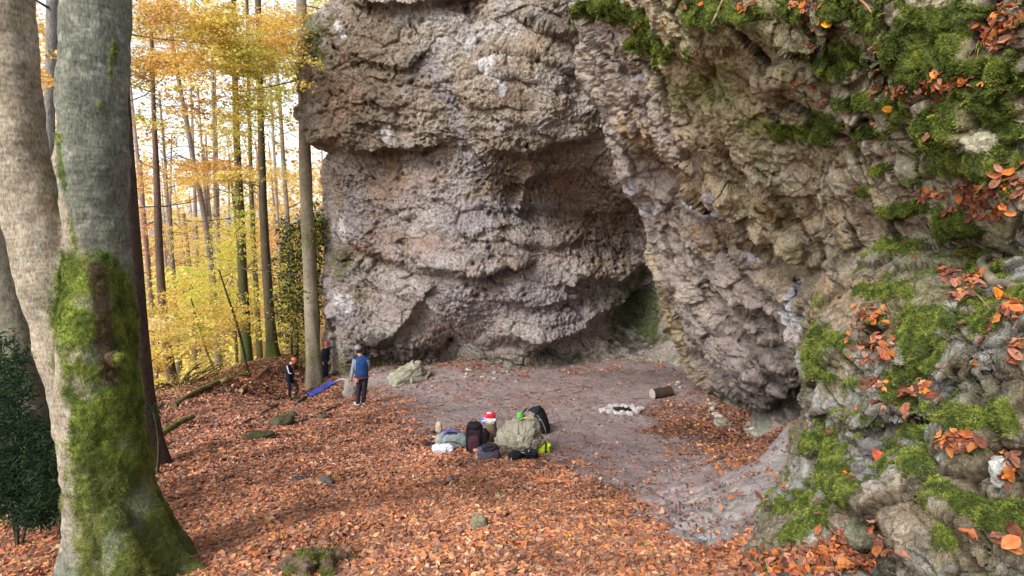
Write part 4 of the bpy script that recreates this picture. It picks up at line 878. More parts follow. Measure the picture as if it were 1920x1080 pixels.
# ------------------------------------------------------------------ the big twin beech
def big_beech():
    D = 4.9; base = V(215, 1040, D); base.z = float(gz(base.x, base.y)); e = at_e('beech_tree', 'huge twin-stemmed beech in the foreground with thick green moss on its fused base', 'tree', base)
    mb = MB()
    def T(pl, seg=28, n=50):
        q = trunk_pts([(a, b, c) for a, b, c, *_ in pl], [x[3] if len(x) > 3 else D for x in pl], n=n); mb.tube(q[:, :3], q[:, 3], seg)
    T([(-42,-420,104),(-20,-150,118),(2,0,126),(14,120,124),(31,240,118),(50,340,124),(76,440,138),(105,540,142),(130,640,138),(148,740,120),(165,900,110),(190,1200,120)])
    T([(190,-420,118),(186,-150,128),(181,0,132),(175,120,136),(173,240,134),(178,360,138),(186,480,130),(190,600,138),(193,720,148),(203,850,164),(217,950,184),(240,1030,220),(266,1110,280),(300,1230,380)])
    T([(178,462,14,4.72),(180,500,50,4.72),(172,570,100,4.66),(172,650,140,4.66),(180,740,165,4.7),(194,850,172,4.72),(210,960,186,4.75),(220,1070,220,4.8),(225,1200,240,4.8)])
    T([(228,850,60,4.78),(258,950,84,4.72),(292,1025,84,4.66),(340,1066,56,4.6),(388,1084,32,4.55),(430,1098,14,4.5)], 16)
    T([(200,960,50,4.4),(225,1050,70,4.25),(235,1130,60,4.1)], 16); T([(150,980,60,4.8),(135,1080,70,4.7),(120,1160,50,4.6)], 16)
    T([(205,668,16,4.5),(222,672,26,4.42),(236,668,10,4.42)], 10, 8)             # shelf-like burr
    def disp(P, N):
        px, py, dp = proj(P); g = fbm(P*2.2, 3, 5)*.03+fbm(P*8, 3, 6)*.006
        ms = mossf(P, px, py); return g+ms*(.016+.014*fbm(P*22, 3, 8))+.012*fbm(P*np.array([14, 14, 4]), 3, 10)*sstep(700, 1000, py)
    def mossf(P, px, py):
        n = fbm(P*3.4, 4, 14); edge_l = np.interp(py, [430, 470, 540, 620, 720, 860, 1080], [160, 112, 66, 88, 108, 116, 128]); edge_r = np.interp(py, [440, 480, 520, 600, 700, 1080], [150, 205, 250, 300, 330, 700])
        s = np.minimum((px-edge_l)/22, (edge_r-px)/22)+1.1*n-.2; m = sstep(-.3, .9, s)*sstep(455, 500, py+24*n)
        m = m*(1-.6*sstep(.2, .55, fbm(P*3.2, 4, 24)))
        crot = sstep(.5, .9, np.exp(-((px-np.interp(py, [100, 300, 460], [108, 112, 140]))/9)**2)+.5*n)*(py < 500)*(py > 250)
        sp = np.maximum(np.exp(-(((px-213)/10)**2+((py-90)/22)**2)), np.exp(-(((px-190)/12)**2+((py-195)/14)**2)))
        sp = np.maximum(sp, np.exp(-(((px-207)/5)**2+((py-140)/40)**2)))
        return np.clip(np.maximum(np.maximum(m, crot*.8), .9*sstep(.5, .9, sp+.7*n)), 0, 1)
    def colf(P, N):
        px, py, dp = proj(P); n = fbm(P*3, 4, 15)[:, None]; m = mossf(P, px, py)[:, None]; k = fbm(P*9, 4, 16)[:, None]
        join = np.interp(py, [-400, 0, 240, 360, 440, 480], [90, 88, 98, 112, 145, 160]); left = (1-sstep(-6, 6, px-join))[:, None]*(1-sstep(900, 1100, py))[:, None]
        beige = np.array(srgb(162, 148, 128)); grey = np.array(srgb(118, 118, 104)); c = grey*(1-left)+beige*left; c = c*(1+.22*n+.12*k)
        pale = sstep(.35, .6, fbm(P*7, 3, 18))[:, None]; c = c*(1-.35*pale)+np.array(srgb(188, 186, 172))*.35*pale
        sc = sstep(.62, .8, 1-np.abs(perlin(P*np.array([3., 3., 26.]), 71))*3+.25*fbm(P*6, 2, 72))[:, None]; c = c*(1-.28*sc); kn = sstep(.12, .0, voronoi(P*np.array([7, 7, 3.5]), 5)[0])[:, None]; c = c*(1-.45*kn)+0*m; 
        g = sstep(-.4, .5, fbm(P*5, 3, 19))[:, None]; mc = np.array(srgb(84, 98, 42))*(1-g)+np.array(srgb(128, 140, 56))*g
        olive = sstep(800, 1000, py)[:, None]; mc = mc*(1-.6*olive)+np.array(srgb(96, 96, 54))*.6*olive
        br = np.exp(-((px-np.interp(py, [480, 700], [178, 205]))/22)**2)*sstep(475, 500, py)*(1-sstep(690, 760, py)); br = sstep(.35, .7, br+.35*k[:, 0])[:, None]
        c = c*(1-m)+mc*m; c = c*(1-br*.85)+np.array(srgb(86, 66, 54))*br*.85; lich = sstep(.3, .55, fbm(P*4, 4, 26)-.0)[:, None]*sstep(820, 900, py)[:, None]*(1-sstep(180, 240, px))[:, None]
        return c*(1-.6*lich)+np.array(srgb(150, 150, 132))*.6*lich
    o, co, nr = fuse(mb, .016, 'trunk', M['bark'], e, colf, 14, disp); local(e, o)
    px, py, dp = proj(co); w = mossf(co, px, py)*(nr[:, 1] < .35)*(py > -20)*(py < 1100); i = RNG.choice(len(co), 150000, p=w/w.sum()); P = co[i]+RNG.normal(0, .006, (150000, 3)); N = nr[i]
    t = sstep(-.4, .6, fbm(P*9, 3, 19)+.3*fbm(P*30, 2, 3))[:, None]; c = (1-t)*np.array(srgb(84, 98, 44))+t*np.array(srgb(146, 154, 74))
    x, y, _ = proj(P); br = np.exp(-((x-np.interp(y, [480, 700], [178, 205]))/22)**2)*sstep(475, 500, y)*(1-sstep(690, 760, y)); br = (sstep(.35, .7, br+.35*fbm(P*9, 4, 16)))[:, None]; c = c*(1-.8*br)+np.array(srgb(92, 70, 54))*.8*br
    ol = sstep(760, 980, y)[:, None]; c = c*(1-.55*ol)+np.array(srgb(124, 122, 72))*.55*ol
    c = c*RNG.normal(1, .2, (len(P), 1)).clip(.5, 1.5); L = RNG.uniform(.005, .016, len(P)); v, q, t3, cc = fibres(P, N, L, L*.12, c, 1., .9); m = npmesh('moss', v, [q, t3], M['moss'], e, cc, smooth=False); local(e, m); tag(m, kind='stuff')
big_beech()
tree('leaning beech behind the twin beech, its pale left side showing at the left edge', [(-80,-300,70),(-50,60,72),(-22,340,74),(20,540,76),(48,680,78),(74,800,80),(98,900,84),(128,1010,90)], 7.2, (112,106,90), (), 23, .35, .3, ntw=0, seg=40, group=None, bump=.05)
tree('dark trunk rising just behind the right side of the twin beech', [(190,-300,44),(205,0,46),(222,200,48),(236,400,50),(248,560,52),(262,720,54),(276,820,58),(292,884,62)], 9.8, (78,64,56), (), 24, .15, .35, ntw=0, seg=36, group=None, bump=.06)

# ------------------------------------------------------------------ shrubs
def shrub(name, label, cat, px, py, D, regs, leaf, keys, tilt=.7, asp=.5, stems=6, mat='leaf', group=None):
    b = at(px, py, D); b[2] = float(gz(b[0], b[1])); e = at_e(name, label, cat, b, group); C = []; K = []
    for x, y, d, rx, ry, n in regs:
        m = max(4, n//30); cx = x+rx*RNG.uniform(-1, 1, m); cy = y+ry*RNG.uniform(-1, 1, m); S = at(cx, cy, d+RNG.normal(0, .35*D/7, m))
        for s in S:
            u = RNG.normal(size=3); u[2] *= .3; u /= np.linalg.norm(u); t = RNG.random(30); C.append(s+u*(t[:, None]-.5)*.045*D+RNG.normal(0, .006*D, (30, 3))); K.append(lcol(keys, 30))
    C = np.vstack(C); K = np.vstack(K); o = leaves('foliage', C, leaf*RNG.uniform(.6, 1.3, len(C)), np.array([0, -.3, 1.]), K, M[mat], e, tilt=tilt, curl=.5, aspect=asp); local(e, o)
    mb = MB()
    for k in range(stems):
        x, y, d, rx, ry, n = regs[k % len(regs)]; p = at(x+rx*RNG.uniform(-.6, .6), y+ry*RNG.uniform(-.7, .5), d); mb.tube(bez([b-np.array([0, 0, .1]), (b+p)/2+RNG.normal(0, .05*D/7, 3), p], 8), np.linspace(.022, .006, 8)*D/8, 6, srgb(70, 58, 46))
    local(e, mb.build('stem', M['wood'], e)); return e
shrub('yew_bush', 'dark green yew bush spreading in front of the leaning beech at the lower left', 'bush', 30, 1000, 6.3, [(40,860,6.2,55,70,4200),(20,760,6.4,30,50,1500),(80,900,6.1,26,60,1800),(20,690,6.8,20,60,900),(30,930,6.3,56,44,3000),(70,960,6.2,30,24,900)], .075, 'dark', asp=.3, stems=5)
shrub('holly_bush', 'dark holly bush at the far left edge behind the leaning trunk', 'bush', 0, 820, 11, [(2,600,11,16,130,2600),(-20,500,11,30,150,1500),(90,790,10,14,60,900)], .07, 'dark', asp=.5, stems=5)
shrub('yew_bush', 'small yew sprig beside the foot of the dark trunk', 'bush', 290, 850, 9.3, [(288,775,9.3,10,18,420)], .05, 'dark', asp=.3, stems=2)
shrub('ivy_bush', 'dark evergreen ivy mass between the grey beech and the cliff edge', 'bush', 590, 700, 24.6, [(590,480,24.6,16,74,2400),(592,570,24.6,8,36,700),(552,450,25,20,36,1300),(545,540,25.2,16,60,1800),(596,420,24.8,12,30,600)], .15, 'dark+dark+olive', asp=.7, stems=7)
shrub('ivy_bush', 'lighter ivy tumbling down the low mossy rock left of the grey beech', 'bush', 555, 700, 25, [(550,600,24.8,18,40,1300),(560,650,24.4,16,30,700)], .12, 'dark+olive', asp=.7, stems=3)
shrub('undergrowth', 'bare twiggy yellow-green undergrowth below the wood', 'undergrowth', 330, 740, 19.5, [(330,730,19.5,60,24,1100),(400,690,20.5,50,20,900),(300,740,19,30,30,500)], .06, 'pale+olive+yellow', asp=.5, stems=26)

# ------------------------------------------------------------------ stones
def stone(name, label, cat, p, size, col, seed, mat='stone', p_=.8, noise=.32, rz=0, tilt=0, mcol=None, mo=0., group=None, nv=40, sink=.25, shape=None):
    mb = MB(); s = np.asarray(size, float)
    P = None
    mb.blob((0, 0, s[2]*(1-sink)), s, nu=int(nv*1.6), nv=nv, p=p_, noise=noise, seed=seed, freq=1.6, squash=shape)
    v = mb.v[0]; n = v/np.linalg.norm(v, axis=1)[:, None]; h1, e1, _r = facets(v/s.mean()*1.1+seed, 3); h2, e2, _r = facets(v/s.mean()*3.2+seed, 4); v = v+n*((.20*h1-.05*e1+.07*h2-.03*e2+.07*fbm(v/s.mean()*3, 4, seed)+.05*fbm(v/s.mean()*9, 4, seed+1))*s.mean()*.8)[:, None]
    v = v @ rotm(0, tilt, rz).T; mb.v[0] = v
    c = np.array(srgb(*col))*(1+.25*fbm(v/s.mean()*2, 4, seed))[:, None]
    if mo: m = sstep(.3, .8, mo+.6*fbm(v/s.mean()*1.5, 3, seed+2)+.3*n[:, 2])[:, None]; c = c*(1-m)+np.array(srgb(*(mcol or (82, 94, 42))))*m
    mb.c[0] = np.clip(c, .01, .9); o = mb.build(name, M[mat]); o.location = [float(x) for x in p]; tag(o, label, cat, group); return o
g = gpoint
p = g(976, 852); stone('boulder', 'rough cone-shaped grey boulder with bags leaning all around it', 'boulder', p+np.array([0, .15, 0]), (.40, .34, .36), (158, 152, 134), 3, p_=1., noise=.14, nv=120, sink=.14,
      shape=lambda P: P*np.stack([1.08-.42*np.clip(P[:, 2]/.36, -.3, 1), 1.05-.3*np.clip(P[:, 2]/.36, -.3, 1), 1+0*P[:, 2]], 1)+np.stack([.10*np.clip(P[:, 2]/.36, 0, 1), 0*P[:, 2], 0*P[:, 2]], 1), mo=.0, mcol=(120, 124, 74))
p = g(768, 716); stone('boulder', 'flat pale slab boulder tilted against the foot of the cliff', 'boulder', p, (.62, .42, .31), (154, 152, 132), 5, p_=.6, noise=.3, rz=.2, tilt=-.42, mo=.0, mcol=(118, 126, 76), nv=110)
p = g(656, 745); stone('boulder', 'grey pointed boulder beside the legs of the person in blue', 'boulder', p+np.array([0, .25, 0]), (.25, .22, .38), (150, 142, 134), 8, p_=.9, noise=.25, sink=.4)
ROCKS = [(898,994,.085,.06,.085,(140,134,110),-.3,'angular grey stone lying alone in the leaves near the bottom centre'),(936,938,.08,.06,.05,(150,140,110),.1,'small tan stone in the leaves above the angular grey stone'),(845,905,.06,.05,.04,(120,108,104),0,'small dark stone in the leaves below the white plastic bag'),
 (532,800,.26,.2,.15,(86,80,62),.1,'mossy dark rock poking out of the leafy slope below the person in the striped jacket'),(548,782,.15,.12,.07,(84,80,66),.1,'little mossy rock right beside the larger mossy dark rock'),(488,822,.28,.14,.08,(92,80,66),.3,'brown mossy rock lowest on the leafy slope'),(606,788,.16,.12,.06,(98,84,74),.1,'low rock showing through leaves below the blue mat'),
 (700,740,.18,.12,.05,(120,104,98),0,'flat stone on the edge of the trodden earth right of the person in blue'),(560,905,.12,.1,.04,(90,82,84),0,'flat dark stone half covered by leaves left of centre'),(610,910,.14,.1,.05,(104,98,100),.1,'grey stone half buried left of the bags'),(700,958,.10,.08,.03,(110,100,100),0,'small slate-grey stone in the leaves below the bags'),
 (960,1012,.07,.05,.03,(120,112,96),.2,'flat olive stone near the bottom centre'),(1355,800,.16,.12,.08,(150,146,132),.1,'pale stone at the edge of the drift under the buttress'),(1420,818,.12,.1,.06,(156,148,136),0,'pale stone at the right end of the leaf drift'),(1310,712,.2,.2,.12,(150,146,126),.1,'pale stone in the corner at the foot of the arch')]
for i, (x, y, a, b, c_, col, mo, lab) in enumerate(ROCKS): stone('rock', lab, 'rock', g(x, y), (a, b, c_), col, 20+i, mo=mo, rz=i*1.3, nv=22)
for i in range(34):
    x, y = (RNG.uniform(860, 990), RNG.uniform(696, 712)) if i < 14 else ((RNG.uniform(1250, 1420), 0) if i < 28 else (RNG.uniform(1060, 1300), RNG.uniform(780, 960)))
    if 14 <= i < 28: y = np.interp(x, [1250, 1300, 1340, 1420], [712, 735, 768, 812])+RNG.uniform(-8, 14)
    p = g(x, y); s = RNG.uniform(.03, .08)*(1 if i < 28 else .5)
    stone('pebble', 'small pale pebble lying at the foot of the rock wall or on the bare earth', 'pebble', p, (s*1.3, s, s*.7), (176, 168, 158) if i % 3 else (140, 130, 122), 60+i, rz=i, nv=9, group='pale pebbles on the earth by the rock')
# fire ring
fc = g(1168, 770)
for k in range(14):
    a = 2*math.pi*k/14+.1*RNG.normal(); r = .36+.05*RNG.normal(); q_ = fc+np.array([r*math.cos(a), r*math.sin(a)*1.0, 0]); q_[2] = float(gz(q_[0], q_[1])); s = RNG.uniform(.05, .085)
    stone('ring_stone', 'pale stone in the ring of the fireplace on the bare earth', 'stone', q_, (s*1.4, s, s*.75), (186, 178, 176), 120+k, rz=RNG.random()*6, nv=14, group='stones of the fire ring')
mb = MB(); mb.blob((0, 0, .0), (.27, .27, .03), srgb(52, 46, 48), 30, 10, 1, .25, 4, freq=9)
o = mb.build('ash_bed', M['stone']); o.location = [float(x) for x in fc]; tag(o, 'dark bed of ash and charcoal inside the fire ring', 'ash')
for k in range(4):
    a = [.3, 1.5, 2.4, .9][k]; L = .15; mb = MB(); d = np.array([math.cos(a), math.sin(a), .08]); mb.tube(np.array([-d*L, d*0, d*L])+np.array([.02*k, -.03*k, .04+.01*k]), [.014, .017, .012], 8, srgb(40, 36, 36)); o = mb.build('charred_stick', M['wood'])
    o.location = [float(x) for x in fc]; tag(o, 'blackened stick lying across the ash of the fire ring', 'stick', 'charred sticks in the fire ring')

# ------------------------------------------------------------------ logs, sticks, roots
def log(name, label, cat, P, r, col, end=(190, 172, 150), seg=18, rough=.12, seed=0, mat='wood', mo=0., n=18, taper=1., group=None):
    """cut log: bark + two cut_face parts"""
    P = np.asarray(P, float); e = at_e(name, label, cat, P.mean(0), group); Q = bez(P-P.mean(0), n); rr = np.linspace(r, r*taper, n)
    v, q, t = tube(Q, rr, seg, False); k = fbm(v*4/max(r, .03)*.2+seed, 4, seed); cen = np.repeat(Q, seg, 0); v = cen+(v-cen)*(1+rough*k)[:, None]
    c = np.array(srgb(*col))*(1+.3*fbm(v*6+seed, 3, 4))[:, None]
    if mo: m = sstep(.1, .5, mo-.3+.8*fbm(v*5, 3, 7)+.3*(v-cen)[:, 2]/r)[:, None]; c = c*(1-m)+np.array(srgb(96, 104, 44))*m
    npmesh('bark', v, q, M[mat], e, np.clip(c, .01, .9))
    for k in (0, -1):
        ring = v.reshape(n, seg, 3)[k]; cc = ring.mean(0); off = (Q[k]-Q[1 if k == 0 else -2]); off = off/np.linalg.norm(off)*.002
        rs = [ring*f+cc*(1-f)+off for f in (.985, .7, .35, .05)]; g4 = grid_faces(4, seg, True); sh = np.repeat([1., .8, 1.05, .7], seg)[:, None]
        npmesh('cut_face', np.vstack(rs), [g4, np.arange(3*seg, 4*seg)[None]], M['wood'], e, np.array(srgb(*end))*sh, smooth=False)
    return e
def between(a, b, lift, n=2): 
    pa = g(*a); pb = g(*b); return [pa+(pb-pa)*t+np.array([0, 0, lift]) for t in np.linspace(0, 1, n)]
pa = g(1224, 750); log('log', 'short dark log lying near the fire ring with its pale cut end facing left', 'log', [pa+np.array([-.02, 0, .13]), pa+np.array([.24, .10, .13]), pa+np.array([.50, .22, .13])], .135, (66, 54, 48), (170, 158, 150))
pa = g(771, 722); log('log', 'short pale grey log lying in front of the tilted slab boulder', 'log', [pa+np.array([0, 0, .1]), pa+np.array([.25, .1, .1]), pa+np.array([.5, .2, .1])], .10, (122, 108, 100), (190, 176, 156))
pa = g(921, 829); log('log_stool', 'upright cut log standing between the maroon backpack and the boulder', 'log', [pa+np.array([.03, .06, -.02]), pa+np.array([0, .06, .18]), pa+np.array([-.03, .06, .38])], .125, (116, 98, 82), (186, 170, 140)); stool = pa
Q = [g(452, 740), g(500, 697), g(541, 653)]; log('fallen_pole', 'long straight pale pole lying down the leafy slope', 'log', [q_+np.array([0, 0, .10]) for q_ in Q], .075, (150, 112, 84), (190, 160, 120), 10)
log('fallen_log', 'mossy fallen log with broken dark end beside the dark trunk', 'log', [q_+np.array([0, 0, .08]) for q_ in (g(285, 838), g(325, 808), g(362, 788))], .075, (78, 64, 48), (100, 70, 50), 14, .35, 3, mo=.6)
log('fallen_log', 'dark rotting log lying along the edge of the drop', 'log', [q_+np.array([0, 0, .08]) for q_ in (g(325, 768), g(362, 744), g(410, 722))], .085, (90, 76, 56), (120, 96, 70), 12, .3, 4, mo=.3)
log('fallen_log', 'pale mossy log behind the bare sapling', 'log', [q_+np.array([0, 0, .06]) for q_ in (g(404, 722), g(430, 715), g(462, 706))], .08, (140, 130, 84), (150, 130, 90), 10, .2, 5, mo=.3)
log('fallen_log', 'mossy yellowish log at the lower left behind the leaning beech', 'log', [g(-20, 992)+np.array([0, 0, .05]), g(40, 975)+np.array([0, 0, .05]), g(84, 958)+np.array([0, 0, .05])], .045, (136, 120, 74), (150, 120, 80), 10, .2, 6, mo=.4)
def bent(name, label, cat, pts, r, col, seed=0, lift=.02, taper=.4, mo=0., grd=True, group=None):
    P = [g(x, y) if grd else on_rock(x, y)[0] for x, y in pts]; P = np.array(P)+np.array([0, 0, lift]); P = bez(P, 26); P = P+.6*r*np.stack([perlin(P*8+seed, 1), perlin(P*8+seed, 2), perlin(P*8+seed, 3)], -1)
    rr = np.interp(np.linspace(0, 1, 26), [0, .1, .8, 1], [r*.6, r, r*(.3+taper*.7), r*taper*.5]); v, q, t = tube(P, rr, 12); c = np.array(srgb(*col))*(1+.35*fbm(v*14, 3, seed))[:, None]
    if mo: m = sstep(.1, .5, mo-.3+.8*fbm(v*9, 3, 7))[:, None]; c = c*(1-m)+np.array(srgb(96, 104, 44))*m
    cen = P.mean(0); o = npmesh(name, v-cen, [q, t], M['wood'], None, np.clip(c, .01, .9)); o.location = [float(x) for x in cen]; tag(o, label, cat, group); return o
bent('stick', 'thin pale curved stick in the leaves right of bottom centre', 'stick', [(1138,980),(1160,990),(1182,996),(1198,1001)], .010, (206,178,150), 1)
bent('stick', 'short grey twig pointing up the slope above the pale curved stick', 'stick', [(1158,968),(1172,958),(1186,950)], .008, (120,104,98), 2)
bent('tree_root', 'dark knobbly root breaking the leaves right of bottom centre', 'root', [(1030,965),(1045,985),(1062,999),(1084,1008)], .026, (84,68,62), 3)
bent('tree_root', 'grey knot of root left of the dark knobbly one', 'root', [(930,1020),(948,1030),(960,1046)], .026, (96,84,82), 4)
bent('broken_branch', 'short thick broken branch with pale top at the bottom centre', 'branch', [(988,1058),(1005,1070),(1030,1088)], .028, (150,128,110), 5, taper=.9)
bent('stick', 'long thin twig beside the mossy stump at the bottom', 'stick', [(640,1078),(668,1062),(700,1050),(722,1046)], .007, (170,140,110), 6)
bent('tree_root', 'mossy green root at the foot of the near outcrop', 'root', [(1186,1036),(1210,1030),(1240,1034),(1262,1046)], .030, (120,110,60), 7, mo=.6)
bent('tree_root', 'smooth brown root lying in orange leaves at the bottom right of centre', 'root', [(1296,1062),(1325,1056),(1352,1064),(1382,1086)], .030, (122,96,88), 8, taper=.8)
bent('tree_root', 'small dark curved root in the leaves left of the dark knot', 'root', [(760,962),(778,957),(792,966)], .022, (104,84,72), 9)
bent('tree_root', 'dark root running down the slope below the striped jacket', 'root', [(446,806),(470,790),(498,775),(530,752)], .06, (72,56,50), 10)
bent('tree_root', 'dark root just beside the feet of the striped jacket', 'root', [(500,764),(520,752),(545,748)], .07, (70,58,54), 11)
bent('tree_root', 'grey root twisting at the foot of the grey cliff-side beech', 'root', [(556,758),(572,748),(590,738),(606,730)], .07, (96,84,76), 12)
bent('tree_root', 'long root line crossing the leaves above the mossy dark rocks', 'root', [(550,800),(590,782),(640,758)], .05, (92,72,62), 13)
bent('tree_root', 'thin root line low on the slope left of centre', 'root', [(415,880),(440,868),(462,858)], .025, (110,80,66), 14)
bent('stick', 'thin dark stick on the slope right of the big twin beech', 'stick', [(306,842),(318,832),(330,826)], .02, (80,64,56), 15)
bent('tree_root', 'thick grey root curling in a ring on the mossy ledge at the right edge', 'root', [(1880,478),(1850,482),(1840,500),(1852,520),(1876,532),(1925,536)], .021, (128,118,100), 16, .004, .9, grd=False)
bent('stem', 'thin dry stem hanging over the mossy rim of the buttress', 'stem', [(1358,2),(1346,30),(1332,58),(1324,88)], .010, (160,140,116), 17, .03, .7, grd=False)
bent('stick', 'brown stick slanting through the ferns at the top right', 'stick', [(1600,4),(1620,22),(1638,44)], .007, (150,110,90), 18, .03, grd=False)
bent('stick', 'thin bare twig on the ledge below the curled ring root', 'stick', [(1800,550),(1830,560),(1850,580),(1862,600)], .003, (150,120,96), 19, .015, grd=False)
stone('stone', 'pale whitish oblong stone lying on orange leaves at the right edge', 'stone', on_rock(1872, 900)[0]+np.array([0, -.02, .012]), (.030, .020, .042), (188, 187, 180), 9, noise=.10, p_=.75, tilt=-.5, nv=30, sink=.6)
for i, (x, y, s, lab) in enumerate([(1640,838,.05,'dark rounded stone set in the crevice beside the lone orange leaf'),(1625,1000,.07,'mossy rounded stone behind the big leaf pile at the bottom right'),(1640,915,.035,'smooth oval stone on the edge of the split block'),(1850,265,.07,'pale squarish stone poking from moss near the right edge'),(1330,372,.09,'grey stone wedged beside the dark hole in the buttress')]):
    stone('stone', lab, 'stone', on_rock(x, y)[0], (s*1.2, s*.8, s*.8), [(110,108,104),(132,130,108),(150,140,130),(172,166,140),(140,134,130)][i], 200+i, noise=.2, nv=24, mo=[0,.1,0,.1,0][i], sink=1.1)
# mossy stump
def stump():
    b = g(590, 1075); e = at_e('tree_stump', 'old mossy root stump with pale hanging fibres at the bottom edge', 'stump', b); mb = MB()
    def T(pts, r): mb.tube(bez([g(x, y)+np.array([0, 0, z]) for x, y, z in pts], 16), r, 14)
    T([(500,1095,.0),(535,1078,.06),(570,1068,.10),(610,1064,.09),(640,1062,.07),(670,1058,.02)], np.interp(np.linspace(0, 1, 16), [0, .3, .7, 1], [.03, .07, .06, .02]))
    T([(560,1100,-.04),(575,1080,.06),(585,1068,.10)], np.full(16, .07)); T([(620,1105,-.04),(615,1085,.03),(610,1068,.08)], np.full(16, .06)); T([(530,1110,-.06),(545,1090,.02),(560,1072,.08)], np.full(16, .05))
    def colf(P, N):
        n = fbm(P*np.array([16, 16, 5]), 4, 3)[:, None]; m = sstep(-.1, .5, fbm(P*8, 3, 5))[:, None]; c = np.array(srgb(96, 78, 64))*(1+.5*n); return c*(1-.75*m)+np.array(srgb(122, 122, 70))*.75*m
    o, co, nr = fuse(mb, .010, 'stump_wood', M['wood'], e, colf, 2, lambda P, N: .018*fbm(P*np.array([22, 22, 6]), 4, 2)); local(e, o)
    w = sstep(-.1, .4, fbm(co*8, 3, 5))*(nr[:, 1] < .3); i = RNG.choice(len(co), 14000, p=w/w.sum()); P = co[i]; c = np.array([srgb(112, 116, 58)])*RNG.normal(1, .25, (len(P), 1)).clip(.4, 1.6)
    L = RNG.uniform(.010, .03, len(P)); v, q, t3, cc = fibres(P, nr[i], L, L*.1, c, .7, 1.6); m = npmesh('moss', v, [q, t3], M['moss'], e, cc, smooth=False); local(e, m); tag(m, kind='stuff')
stump()

# ------------------------------------------------------------------ ferns, grasses, single leaves
def frond_plant(name, label, cat, px, py, n, L, w, col, droop=.6, leaflet=True, grd=False, seed=0, group=None, upv=.7):
    p, nr = (g(px, py), np.array([0, 0, 1.])) if grd else on_rock(px, py); e = at_e(name, label, cat, p, group); rng = np.random.default_rng(seed)
    for k in range(n):
        d = nr*.5+np.array([rng.normal(0, .7), -.2+rng.normal(0, .3), upv+rng.normal(0, .3)]); d /= np.linalg.norm(d); l = L*rng.uniform(.6, 1.2); t = np.linspace(0, 1, 12)[:, None]; P = d*l*t+np.array([0, 0, -droop*l])*t**2
        s = np.cross(d, [0, 0, 1.]); s /= np.linalg.norm(s)+1e-9; mb = MB(); cc = np.array(srgb(*col))*rng.uniform(.7, 1.25)
        if leaflet:
            mb.tube(P, np.linspace(.0016, .0006, 12), 4, np.array(srgb(110, 110, 70)))
            for j in range(1, 12):
                f = math.sin(math.pi*(j/12)**.8)*w; tg = (P[min(j+1, 11)]-P[j-1]); tg /= np.linalg.norm(tg)
                for sg in (-1, 1):
                    a = P[j]; b_ = a+sg*s*f+tg*f*.35; m = (a+b_)/2; mb.add([a, m+tg*l*.035, b_, m-tg*l*.02], [[0, 1, 2, 3]], None, cc*rng.uniform(.8, 1.2))
        else:
            ww = w*np.sin(np.pi*np.clip(t[:, 0], .05, 1)**.6)+.0003; v = np.stack([P-s*ww[:, None], P+s*ww[:, None]], 1).reshape(-1, 3); mb.add(v, grid_faces(12, 2), None, cc)
        mb.build('frond' if leaflet else 'blade', M['leaf'], e, smooth=False)
    return e
for i, (x, y, n, L, lab) in enumerate([(1330,52,7,.13,'green fern hanging from the mossy rim, leftmost of the ferns'),(1400,48,9,.15,'green fern with curling fronds right of the leftmost fern'),(1460,34,8,.14,'fern beside brown twigs at the top of the buttress'),(1520,70,8,.12,'fern drooping beside the strip of dead leaves'),(1600,60,6,.09,'fern under the slanting brown stick'),(1510,185,8,.12,'dark fern growing from the crevice below the rim'),(1400,130,5,.08,'small dark fern in the hollow under the rim'),(1495,215,5,.10,'small fern at the base of the moss ball')]):
    frond_plant('fern', lab, 'fern', x, y, n, L, .018, (70, 104, 60) if i % 2 else (96, 124, 74), seed=i, group='ferns on the mossy rim')
for i, (x, y, lab, L) in enumerate([(1835,95,'arching pale grass tuft in moss near the top right corner',.14),(1860,345,'grass tuft above the biggest leaf pile at the right edge',.08),(1780,100,'thin grass tuft left of the arching pale one',.10),(1690,745,'fine grass tuft between leaf clusters on the near outcrop',.05),(1905,8,'yellowish grass blade tuft in the top right corner',.10)]):
    frond_plant('grass_tuft', lab, 'grass', x, y, 9, L, .0022, (150, 160, 84), .9, False, seed=40+i)
frond_plant('seedling', 'bright green seedling in the leaves right of bottom centre', 'plant', 1090, 1030, 8, .09, .014, (128, 146, 70), .2, True, True, 60)
frond_plant('lichen_sprig', 'pale green lichen-covered sprig at the bottom left of centre', 'plant', 745, 1068, 9, .10, .02, (150, 150, 100), .5, True, True, 61)
frond_plant('lichen_sprig', 'small second lichen sprig just above the larger one', 'plant', 772, 1050, 6, .07, .018, (140, 140, 92), .5, True, True, 62)
for x, y, s, col, lab in [(1636,865,.075,(184,88,62),'single broad red-orange leaf standing in the crevice of the near outcrop'),(1550,48,.06,(230,160,30),'single bright yellow leaf among the ferns'),(1560,72,.05,(214,120,80),'pale orange leaf just below the bright yellow one'),(1665,208,.06,(222,150,50),'golden leaf on moss below the brown leaf pile'),(1856,556,.062,(226,130,34),'large glossy orange leaf under the ring root'),(1906,1022,.048,(224,130,80),'pale orange leaf at the right edge near the bottom'),(1490,158,.04,(226,110,60),'small orange leaf above the dark fern'),(1310,14,.05,(232,100,40),'vivid orange leaf on the mossy rim at the top'),(1905,595,.05,(220,120,70),'orange leaf at the right edge beside the moss')]:
    p, nr = on_rock(x, y); nn = nr+np.array([0, -.9, .3]); nn /= np.linalg.norm(nn)
    o = detailed_leaves('leaf', np.zeros((1, 3)), np.array([s]), nn[None], np.array([srgb(*col)]), asp=.62, wav=.6, rng=np.random.default_rng(int(x))); o.location = [float(q) for q in p+nr*.03+np.array([0, -.02, .02])]; tag(o, lab, 'leaf')
